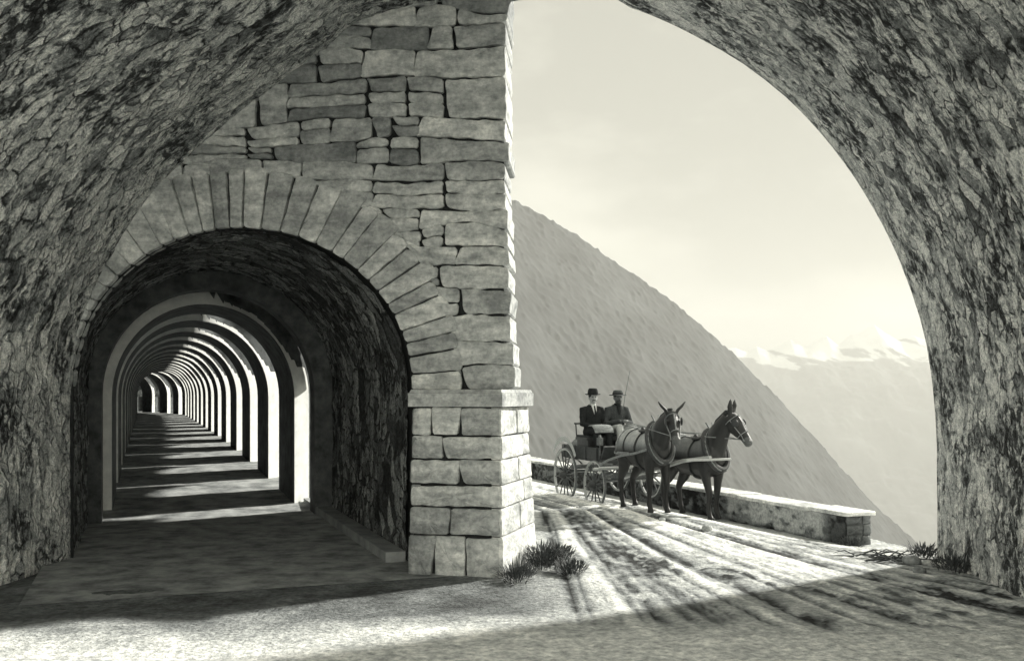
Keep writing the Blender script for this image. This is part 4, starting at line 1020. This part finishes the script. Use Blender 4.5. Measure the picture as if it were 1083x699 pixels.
# ================================================================== MOUNTAINS AND VALLEY
def ridge_sheet(name, pts, Yr, slope_px, depth_dir, nI, nJ, run, drop, mat, amp, label, tonef, seed, back=True, rough=0):
    pts = np.array(pts, float); px = np.concatenate([np.linspace(pts[0, 0], 450, 170, endpoint=False), np.linspace(450, min(1160, pts[-1, 0]), nI, endpoint=pts[-1, 0] <= 1160)] + ([np.linspace(1160, pts[-1, 0], 60)] if pts[-1, 0] > 1160 else [])); nI = len(px); py = np.interp(px, pts[:, 0], pts[:, 1])
    x = (px - CX) / F * Yr; zz = EYE - (py - HY) / F * Yr
    J = np.concatenate([-np.linspace(.25, 0, 12, endpoint=False), np.linspace(0, 1, nJ)])
    X = np.repeat(x[:, None], len(J), 1) + depth_dir[0] * run * np.abs(J)[None, :] * np.sign(J)[None, :]
    Yy = Yr + depth_dir[1] * run * J[None, :] + 0 * X
    ks = max(3, nI // 12); zs = np.convolve(np.pad(zz, ks, mode='edge'), np.ones(2 * ks + 1) / (2 * ks + 1), mode='valid')
    wJ = np.minimum(1, np.abs(J) * 7)[None, :]
    Z = zz[:, None] * (1 - wJ) + zs[:, None] * wJ - drop * np.abs(J)[None, :]
    a, b = X / run, Yy / run
    fall = np.minimum(1, np.abs(J)[None, :] * 6)
    Z = Z + amp * (ridged(a * 5, b * 5, seed) - .6) * fall * 1.0 + amp * .35 * (ridged(a * 18, b * 18, seed + 3) - .5) * (.25 + .75 * fall)
    if rough: Z = Z + rough * (vnoise(X / 7.0, Yy / 7.0 + 0 * X, seed + 5) ** 2) + rough * .5 * vnoise(X / 16, Yy / 16, seed + 6)
    tn = tonef(X, Yy, Z)
    return tag(grid_obj(name, np.stack([X, Yy, Z], -1), mat, tones=tn), label, kind='structure')
near_pts = [(-1700, 190), (-1300, 120), (-900, 150), (-500, 95), (-200, 120), (100, 80), (300, 95), (430, 140), (500, 186), (540, 212), (575, 230), (610, 250), (650, 278), (690, 305), (720, 328), (760, 362), (790, 390), (820, 420), (860, 462), (900, 508), (930, 540), (960, 566), (990, 592), (1040, 640), (1130, 740)]
ridge_sheet('forested_mountainside', near_pts, 2000, 0, (.25, -1), 520, 220, 1100, 900, MAT['forest'], 8, 'steep forested mountainside falling to the right', lambda x, y, z_: np.clip(.06 + .04 * (fbm(x / 60, z_ / 60, 1000) - .5) + .03 * (fbm(x / 260, z_ / 260, 1001) - .4), .02, .2), 1100, rough=6)
far_pts = [(-380, 350), (-200, 330), (0, 352), (200, 335), (400, 356), (560, 330), (640, 352), (700, 364), (745, 372), (778, 368), (790, 372), (800, 366), (812, 371), (836, 360), (848, 367), (862, 361), (874, 356), (886, 365), (900, 354), (912, 350), (925, 344), (936, 352), (950, 360), (966, 355), (985, 362), (1010, 348), (1060, 335), (1150, 350), (1300, 360), (1480, 340)]
def far_tone(x, y, z_):
    sn = sst(285, 335, z_ + 330 * (fbm(x / 300 + z_ / 300, z_ / 160, 1200) - .5) + 420 * (fbm(x / 110 + z_ / 90, z_ / 55, 1201) - .5))
    return .06 + .10 * (fbm(x / 200, z_ / 160, 1203) - .4) + sn * .42
ridge_sheet('snowy_mountains', far_pts, 8000, 0, (-.1, -1), 560, 260, 3200, 1900, MAT['alps'], 190, 'far snow streaked mountain range', far_tone, 1300)
# valley side below the road and valley floor, one sheet to the horizon
qv = np.concatenate([[1.5, 2.6, 4, 8, 16, 40, 90, 180, 300, 450, 800, 1100], np.linspace(1300, 4800, 24)]); lv = np.concatenate([-np.geomspace(5800, 20, 24), [0], np.geomspace(20, 900, 12)])
Q, Lg = np.meshgrid(qv, lv, indexing='ij')
zv = -.9 - np.minimum((Q - 1.5) * 1.05, 1150) - 1.5 * (Q > 5) + 18 * (fbm(Q / 90, Lg / 90, 1400) - .5) * sst(10, 80, Q)
Xv = AX[0] + HR[0] * Q + HD[0] * Lg; Yvv = AX[1] + HR[1] * Q + HD[1] * Lg
tag(grid_obj('valley_terrain', np.stack([Xv, Yvv, zv], -1), MAT['grassland']), 'deep valley below the road', kind='structure')
# hillside the gallery is cut into, behind and above it
sv = np.linspace(-30, 220, 60); wv = np.linspace(0, 60, 30)
Sv, Wv = np.meshgrid(sv, wv, indexing='ij'); hz = G(np.minimum(Sv, S_STR) , -1.2 - Wv * 1.0, 5.6 + Wv * .8 + 2.5 * (fbm(Sv / 9, Wv / 9, 1500) - .5))
hz[..., 0] += D[0] * np.maximum(Sv - S_STR, 0); hz[..., 1] += D[1] * np.maximum(Sv - S_STR, 0)
sel = hz[..., 1] < 13
hz[..., 2] = np.where(sel, np.maximum(hz[..., 2], 8.9), hz[..., 2])
tag(grid_obj('hillside', hz, MAT['grassland']), 'mountain slope above the gallery', kind='structure')

# ================================================================== HAZE
m = MB(); m.box((0, 3500, -470), (15000, 11400, 2440))
hz_ = m.build('haze', MAT['mortar'], None, False, None); hz_['kind'] = 'stuff'; hz_['label'] = 'pale mountain haze in the valley'
hm = bpy.data.materials.new('valley_haze'); hm.use_nodes = True; nt = hm.node_tree; nt.nodes.clear()
vo = nt.nodes.new('ShaderNodeVolumePrincipled'); vo.inputs['Density'].default_value = 1.4e-4; vo.inputs['Color'].default_value = (.73, .73, .71, 1)
oo = nt.nodes.new('ShaderNodeOutputMaterial'); nt.links.new(vo.outputs[0], oo.inputs['Volume'])
hz_.data.materials.clear(); hz_.data.materials.append(hm)

# ================================================================== SKY, SUN, CAMERA
SUN_AZ, SUN_EL = math.atan2(.8, .6), R(30)
w = bpy.data.worlds.new('World'); scn.world = w; w.use_nodes = True; nt = w.node_tree; N = nt.nodes.new; L = nt.links.new
bg = nt.nodes['Background']
sky = N('ShaderNodeTexSky'); sky.sky_type = 'NISHITA'; sky.sun_disc = False; sky.sun_elevation = SUN_EL; sky.sun_rotation = SUN_AZ; sky.dust_density = 1; sky.air_density = 1
bw = N('ShaderNodeRGBToBW'); L(sky.outputs[0], bw.inputs[0])
tc = N('ShaderNodeTexCoord'); mp = N('ShaderNodeMapping'); mp.inputs['Scale'].default_value = (1, 1, 2.6); L(tc.outputs['Generated'], mp.inputs[0])
no = N('ShaderNodeTexNoise'); no.inputs['Scale'].default_value = 3.2; no.inputs['Detail'].default_value = 7; no.inputs['Roughness'].default_value = .55; L(mp.outputs[0], no.inputs['Vector'])
cr = N('ShaderNodeMapRange'); cr.inputs[1].default_value = .46; cr.inputs[2].default_value = .66; cr.inputs[3].default_value = 0; cr.inputs[4].default_value = 1; L(no.outputs[0], cr.inputs[0])
CLOUD, HAZEMIX = 9.2, .8
mx = N('ShaderNodeMix'); mx.data_type = 'FLOAT'; L(bw.outputs[0], mx.inputs[2]); mx.inputs[0].default_value = .86; mx.inputs[3].default_value = 6.5   # thin high overcast veil
mc = N('ShaderNodeMix'); mc.data_type = 'FLOAT'; L(cr.outputs[0], mc.inputs[0]); L(mx.outputs[0], mc.inputs[2]); mc.inputs[3].default_value = CLOUD
sx_ = N('ShaderNodeSeparateXYZ'); L(tc.outputs['Generated'], sx_.inputs[0])
bk = N('ShaderNodeMapRange'); bk.interpolation_type = 'SMOOTHSTEP'; bk.inputs[1].default_value = -.05; bk.inputs[2].default_value = -.75; bk.inputs[3].default_value = 1; bk.inputs[4].default_value = 5.0; L(sx_.outputs['Y'], bk.inputs[0])  # sky behind the camera brightened, added fill for vault and wall
mb_ = N('ShaderNodeMath'); mb_.operation = 'MULTIPLY'; L(mc.outputs[0], mb_.inputs[0]); L(bk.outputs[0], mb_.inputs[1]); mc = mb_
vm = N('ShaderNodeVectorMath'); vm.operation = 'SCALE'; vm.inputs[0].default_value = (1.0, .98, .84); L(mc.outputs[0], vm.inputs['Scale'])
L(vm.outputs[0], bg.inputs[0]); bg.inputs[1].default_value = .030
sun = bpy.data.objects.new('sun', bpy.data.lights.new('sun', 'SUN')); col.objects.link(sun)
sun.data.energy = 3.3; sun.data.angle = R(3); sun.data.color = (1, .97, .88)
Sd = Vector((math.sin(SUN_AZ) * math.cos(SUN_EL), math.cos(SUN_AZ) * math.cos(SUN_EL), math.sin(SUN_EL)))
sun.rotation_euler = Sd.to_track_quat('Z', 'Y').to_euler(); sun.location = (20, 20, 30)
cam = bpy.data.objects.new('camera', bpy.data.cameras.new('camera')); col.objects.link(cam)
cam.location = (0, 0, EYE); cam.rotation_euler = (R(90), 0, 0); cam.data.sensor_width = 36; cam.data.lens = 36 * F / 1083; cam.data.shift_y = (HY - 349.5) / 1083
cam.data.clip_end = 40000; cam.data.clip_start = .05
scn.camera = cam
scn.view_settings.view_transform = 'Standard'; scn.view_settings.look = 'None'; scn.view_settings.gamma = 1; scn.view_settings.exposure = 1.58
scn.view_settings.use_curve_mapping = False
c = scn.cycles; c.use_denoising = True; c.max_bounces = 8; c.diffuse_bounces = 5; c.volume_bounces = 1; c.sample_clamp_indirect = 6; c.use_adaptive_sampling = True; c.adaptive_threshold = .015
